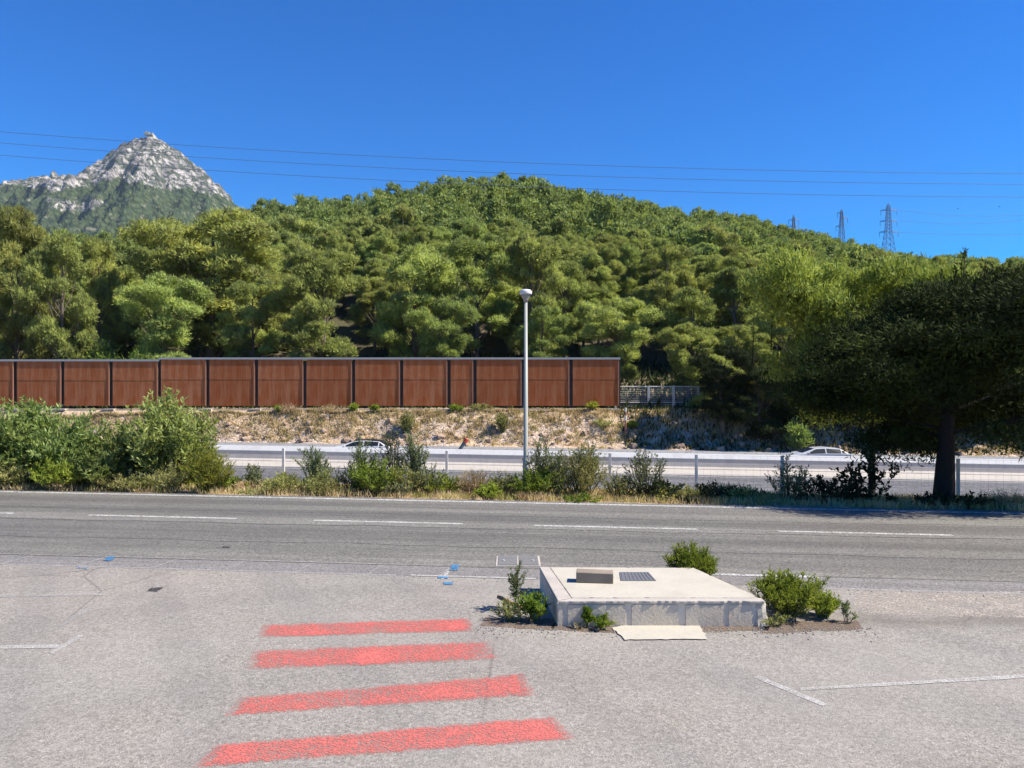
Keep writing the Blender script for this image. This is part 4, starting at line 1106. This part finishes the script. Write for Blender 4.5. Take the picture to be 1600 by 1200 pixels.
for s in range(6):
    rg = np.random.default_rng(90+s); cs, V, FI = crown_np(rg, 8.0, 2.9, 22, 15, .72, .30, base=.12, prof=['round','round','umbrella','cone','round','umbrella'][s], upw=.7, rcl=(.22,.40))
    lod.append(V)
VV = []
for (x, y) in rest:
    V = lod[int(rng.integers(0,6))]; a = rng.uniform(0,6.28); s = rng.uniform(.65,1.2); ca, sa = math.cos(a)*s, math.sin(a)*s
    z = float(ground_z(x, y))
    VV.append(np.stack([V[:,0]*ca-V[:,1]*sa+x, V[:,0]*sa+V[:,1]*ca+y, V[:,2]*s*rng.uniform(.85,1.2)+z-.2], 1))
VV = np.concatenate(VV); fo = link('forest', np_mesh('forest', VV, np.arange(len(VV)).reshape(-1,4), 4), M['pine_far'])
fo['kind'] = 'stuff'; fo['label'] = 'far mass of pine forest covering the upper hill up to its ridge'; fo['category'] = 'forest'

# undergrowth behind the wall
def und(r, n): X = r.uniform(-60, 60, n); return X, r.uniform(67.2, 86, n)
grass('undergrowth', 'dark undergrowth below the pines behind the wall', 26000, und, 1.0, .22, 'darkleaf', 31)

# pale tree and the big dark roadside tree
def big_tree(name, label, X, Y, H, R, ncl, tufts, LL, LW, mat, tr, base, prof, seed, squash, off=(0,0), bark='bark_dark', sy=1.0, rcl=(.15,.27), upw=.9, leaders=(), nl=40, sub=0, shear=0):
    rng = np.random.default_rng(seed); cs, V, FI = crown_np(rng, H, R, ncl, tufts, LL, LW, base, prof, upw, squash, rcl, sub)
    V[:,0] += off[0]; V[:,1] = V[:,1]*sy + off[1]
    V[:,2] -= shear*np.clip(off[0]-V[:,0], 0, 9)*np.clip((V[:,2]-H*.35)/H, 0, 1)*1.5
    cs = [(c*np.array([1,sy,1])+np.array([off[0],off[1],0]), rc) for c, rc in cs]
    ex = MB()
    for lx, lz in leaders:                      # thin upright leading shoots above the crown
        k = 90; f = rng.random(k)**.7; b = np.array([lx, rng.uniform(-.5,.5)+.4, lz-1.4])
        P = b + f[:,None]*np.array([.05,0,1.4]) + rng.normal(size=(k,3))*(.10*(1.15-f))[:,None]
        V2, F2 = leaf_quads(rng, P, np.array([0,0,1.0])+rng.normal(size=(k,3))*.5, .13, .03); FI = np.concatenate([FI, F2+len(V)]); V = np.concatenate([V, V2])
        ex.tube([b, b+np.array([.03,0,.8]), b+np.array([.05,0,1.45])], [.022,.014,.005], 4)
    T = empty(name, (X, Y, float(ground_z(X, Y))-.05)); tag(T, label, 'tree')
    link('crown', np_mesh('crown', V, FI, 4), M[mat], T)
    tm_ = trunk_mb(rng, H, tr, [c for c in cs if c[0][2] > .42*H], True, .12, 12, .7, maxl=nl)
    if leaders: tm_.add(ex.v, ex.f)
    tm_.build('trunk', M[bark], T, smooth=True)
    return T
big_tree('pale_pine', 'pale yellow green pine with upright shoots left of the dark roadside tree', PX(1362, 23.5), 23.5, PZ(402,23.5)+1.4, 3.9, 36, 700, .20, .034, 'pale', .10, .42, 'umbrella', 201, .8, off=(-.6,0), upw=1.5, rcl=(.2,.36), sub=8, leaders=[(x*.55-3.4, 6.6+.5*math.sin(x*2.1)+(.5 if 2<x<9 else 0)-.06*abs(x-5)) for x in range(11)])
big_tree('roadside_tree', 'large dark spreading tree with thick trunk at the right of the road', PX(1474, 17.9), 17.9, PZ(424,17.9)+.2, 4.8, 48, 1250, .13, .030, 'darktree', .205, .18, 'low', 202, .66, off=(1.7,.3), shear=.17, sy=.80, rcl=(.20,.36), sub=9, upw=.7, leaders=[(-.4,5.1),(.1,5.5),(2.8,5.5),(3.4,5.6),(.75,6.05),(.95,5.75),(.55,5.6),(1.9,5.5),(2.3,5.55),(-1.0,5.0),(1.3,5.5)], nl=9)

# ------------------------------------------------------------------ mountain
mp_ = [(-900,420),(-500,360),(-300,330),(-100,292),(0,283),(30,277),(60,272),(100,271),(118,268),(150,250),(175,232),(200,217),(215,211),(228,208),(243,208),(252,213),(262,222),(285,236),(300,248),(318,262),(330,275),(345,285),(358,300),(366,316),(385,326),(440,345),(560,385),(800,450),(1200,520)]
mpx = np.array([a for a, b in mp_], float); mpy = np.array([b for a, b in mp_], float)
D0 = 2200.0
cols = np.linspace(-700, 1000, 520); rows = np.concatenate([np.linspace(-1, 0, 120), np.linspace(0, 1, 14)[1:]])
V = []; rock = []
for v in rows:
    for p in cols:
        t = (p-800)/F; top = (HOR-np.interp(p, mpx, mpy))/F*D0
        Y = D0 + v*(900 if v < 0 else 700)
        X = t*D0 + (t*(Y-D0))*.6
        f = (1-abs(v))
        env = f**1.25 if v < 0 else f
        # cliffs in the upper part of the peak
        q = Vector((X*.0045, Y*.0045, 1.3)); rg3 = 1-abs(noise.noise(Vector((X*.06, Y*.03, 2.2))))*2.4; n1 = noise.fractal(q, 1.0, 2.0, 6)
        rg_ = 1-abs(noise.noise(Vector((X*.011, Y*.005, 4.2))))*2; rg2 = 1-abs(noise.noise(Vector((X*.028, Y*.014, 9.2))))*2
        z = top*env
        wgt = min(1, abs(v)*7) * min(1, f*2.0)
        z += wgt*(n1*60 + rg_*44 + rg2*34 + rg3*16*np.clip((top-350)/200,0,1) - 46)*np.clip(top/500, .3, 1)
        crest = (1-min(1, abs(v)*12))*(noise.noise(Vector((X*.05, 3.3, 1)))*9+noise.noise(Vector((X*.15, 1.3, 1)))*6)
        z += crest
        V.append((X, Y, z-4))
        # rockiness: by height on the peak, following the photograph's cliff band
        ph = (HOR - (z/ Y*F))          # rough elevation angle row
        line = np.interp(p, [-100,60,115,150,200,240,300,345,370,420], [280,290,300,285,278,283,294,305,318,318])
        r = np.clip((line - (HOR - (z-EYE)/Y*F))/16+.5, 0, 1)
        d = math.hypot((p-148)/34, (HOR-(z-EYE)/Y*F-318)/9); r = max(r, np.clip(1.0-d*.5, 0, .62))
        rock.append(r)
nr, nc = len(rows), len(cols); idx = np.arange(nr*nc).reshape(nr, nc)
FI = np.stack([idx[:-1,:-1], idx[:-1,1:], idx[1:,1:], idx[1:,:-1]], -1).reshape(-1,4)
me = np_mesh('mountain', np.array(V), FI, 4); at = me.attributes.new('rock', 'FLOAT', 'POINT'); at.data.foreach_set('value', np.array(rock, np.float32))
mo = link('mountain', me, M['mount']); mo['kind'] = 'structure'
# summit building
zs = (HOR-208)/F*D0
sb = empty('summit_station', (PX(234, D0), D0-8, zs-4)); tag(sb, 'tiny pale building on the very top of the rocky peak', 'building')
MB().box((-4,0,2), (14,8,8)).build('main_block', M['conc_pale'], sb)
MB().box((9,0,1), (8,6,7)).build('annex', M['conc_pale'], sb)
MB().box((-6,0,7.5), (4,4,3)).build('roof_hut', M['conc_pale'], sb)

# ------------------------------------------------------------------ pylons and cables
def pylon(label, px, Y, ytop, arms, hw_top, hw_bot, ybase, lineY):
    T = empty('electricity_pylon', (PX(px, Y), Y, 0)); tag(T, label, 'pylon'); k = Y/F
    zt_, zb_ = PZ(ytop, Y), PZ(ybase, Y); za = PZ(lineY, Y); w1, w0 = hw_top*k, hw_bot*k; r = .16*Y/600
    mb = MB()
    def hw(z): return w1 if z > za else w1+(w0-w1)*(za-z)/(za-zb_)
    lev = list(np.linspace(zb_-14, za, 8)) + list(np.linspace(za, zt_-4*k, 8))[1:]
    def hwx(z): return hw(z) if z <= za else w1*(1-.55*(z-za)/(zt_-za))
    for sx_, sy_ in ((-1,-1),(1,-1),(1,1),(-1,1)):
        mb.tube([(sx_*hwx(z), sy_*hwx(z), z) for z in lev]+[(0,0,zt_)], r, 4)
    for a, b in zip(lev[:-1], lev[1:]):
        wa, wb = hwx(a), hwx(b)
        for (x0,y0),(x1,y1) in (((-1,-1),(1,-1)),((1,-1),(1,1)),((1,1),(-1,1)),((-1,1),(-1,-1))):
            mb.tube([(x0*wa,y0*wa,a),(x1*wb,y1*wb,b)], r*.6, 3); mb.tube([(x1*wa,y1*wa,a),(x0*wb,y0*wb,b)], r*.6, 3); mb.tube([(x0*wb,y0*wb,b),(x1*wb,y1*wb,b)], r*.6, 3)
    mb.build('tower', M['pylon'], T)
    for y_, l, rt in arms:
        z = PZ(y_, Y); am = MB(); im = MB()
        for e in (l, rt):
            if e == 0: continue
            x = e*k; wz = hwx(z)
            for s in (-1, 1):
                am.tube([(math.copysign(wz, x), s*wz, z),(x,0,z)], r*.8, 3); am.tube([(math.copysign(wz, x), s*wz, z+2.4*k),(x,0,z+.3)], r*.7, 3)
            im.tube([(x,0,z),(x+.3,0,z-7.5*k)], r*1.1, 4)
        am.build('arm', M['pylon'], T); im.build('insulator', M['pylon'], T)
    return T
pylon('largest lattice pylon on the right skyline with three pairs of arms', 1388, 620, 318, [(329,-12,13),(346,-13,13),(363,-14,15)], 4.0, 8.5, 400, 362)
pylon('middle pylon on the skyline with arms on alternating sides', 1315, 680, 327, [(333,-7,0),(341,0,9),(354,-9,0)], 2.6, 4.6, 390, 354)
pylon('smallest and faintest pylon, leftmost on the skyline', 1240, 850, 336, [(344,-8,8),(354,-8,8)], 2.0, 4.0, 372, 356)
wpx = [-500,-250,0,200,400,600,800,1000,1200,1400,1600,1900,2200]
def wire_(ys_, Y, rad, label, px=wpx, name='power_line'):
    pts = [(PX(a, Y), Y, PZ(b, Y)) for a, b in zip(px, ys_)]
    fine = []
    xx = np.linspace(pts[0][0], pts[-1][0], 60); co = np.polyfit([p[0] for p in pts], [p[2] for p in pts], 3)
    zz = np.polyval(co, xx)
    o = MB().tube([(a, Y, b) for a, b in zip(xx, zz)], rad, 4, False).build(name, M['cable']); tag(o, label, 'cable'); return o
wire_([157,186,206,219,233,245,254,261,266,269.5,271.5,271,268], 130, .040, 'highest of the three overhead cables crossing the sky')
wire_([174,203,223.5,237,251,262,271,278,283,286,288,287.5,284], 134, .040, 'middle one of the three overhead cables crossing the sky')
wire_([193,222,243,256,270,281.5,290.5,298,303,306,308,307.5,304], 138, .040, 'lowest of the three overhead cables crossing the sky')
for ys_, lb in (([345,350,349,343,330],'faint far cable running right from the large pylon at its middle arms'), ([363,366,366.5,366,360],'faint far cable running right from the large pylon at its lowest arms'), ([329,336,338,336,325],'faint far cable running right from the large pylon at its top arms')):
    pts = [(PX(a, 620), 620, PZ(b, 620)) for a, b in zip((1403,1480,1540,1610,1750), ys_)]
    o = MB().tube(pts, .11, 4, False).build('power_line', M['cable']); tag(o, lb, 'cable')
for px, py, lb in ((1497,326,'tiny dark bird in the sky right of the large pylon'), (1562,323,'tiny dark bird in the sky near the right edge')):
    Y = 160; T = empty('flying_bird', (PX(px, Y), Y, PZ(py, Y)), .5); tag(T, lb, 'bird')
    MB().add([(-.02,-.16,0),(.02,-.16,0),(.06,0,.03),(0,.22,0),(-.06,0,.03),(0,0,-.06), (-.45,.02,.10),(-.2,-.08,.06),(-.2,.1,.06),(.45,.02,.10),(.2,-.08,.06),(.2,.1,.06)],
             [(0,1,2,4),(4,2,3),(0,5,1),(1,5,2),(2,5,3),(3,5,4),(4,5,0),(6,7,4),(6,4,8),(7,0,4),(4,3,8),(9,2,10),(9,11,2),(10,2,1),(2,11,3)]).build('body', M['bird'], T)

# ------------------------------------------------------------------ haze
hz = MB().box((0, 1900, 440), (5200, 4200, 900)); hz = hz.build('haze', M['bird']); hz.data.materials.clear()
hm = bpy.data.materials.new('haze_air'); hm.use_nodes = True; hm.node_tree.nodes.clear()
pv = hm.node_tree.nodes.new('ShaderNodeVolumePrincipled'); pv.inputs['Color'].default_value = (.62,.80,1,1); pv.inputs['Density'].default_value = 0.42e-4; pv.inputs['Anisotropy'].default_value = 0
ho = hm.node_tree.nodes.new('ShaderNodeOutputMaterial'); hm.node_tree.links.new(pv.outputs[0], ho.inputs['Volume'])
hz.data.materials.append(hm); hz['kind'] = 'stuff'; hz['label'] = 'thin blue haze in the air'; hz['category'] = 'haze'
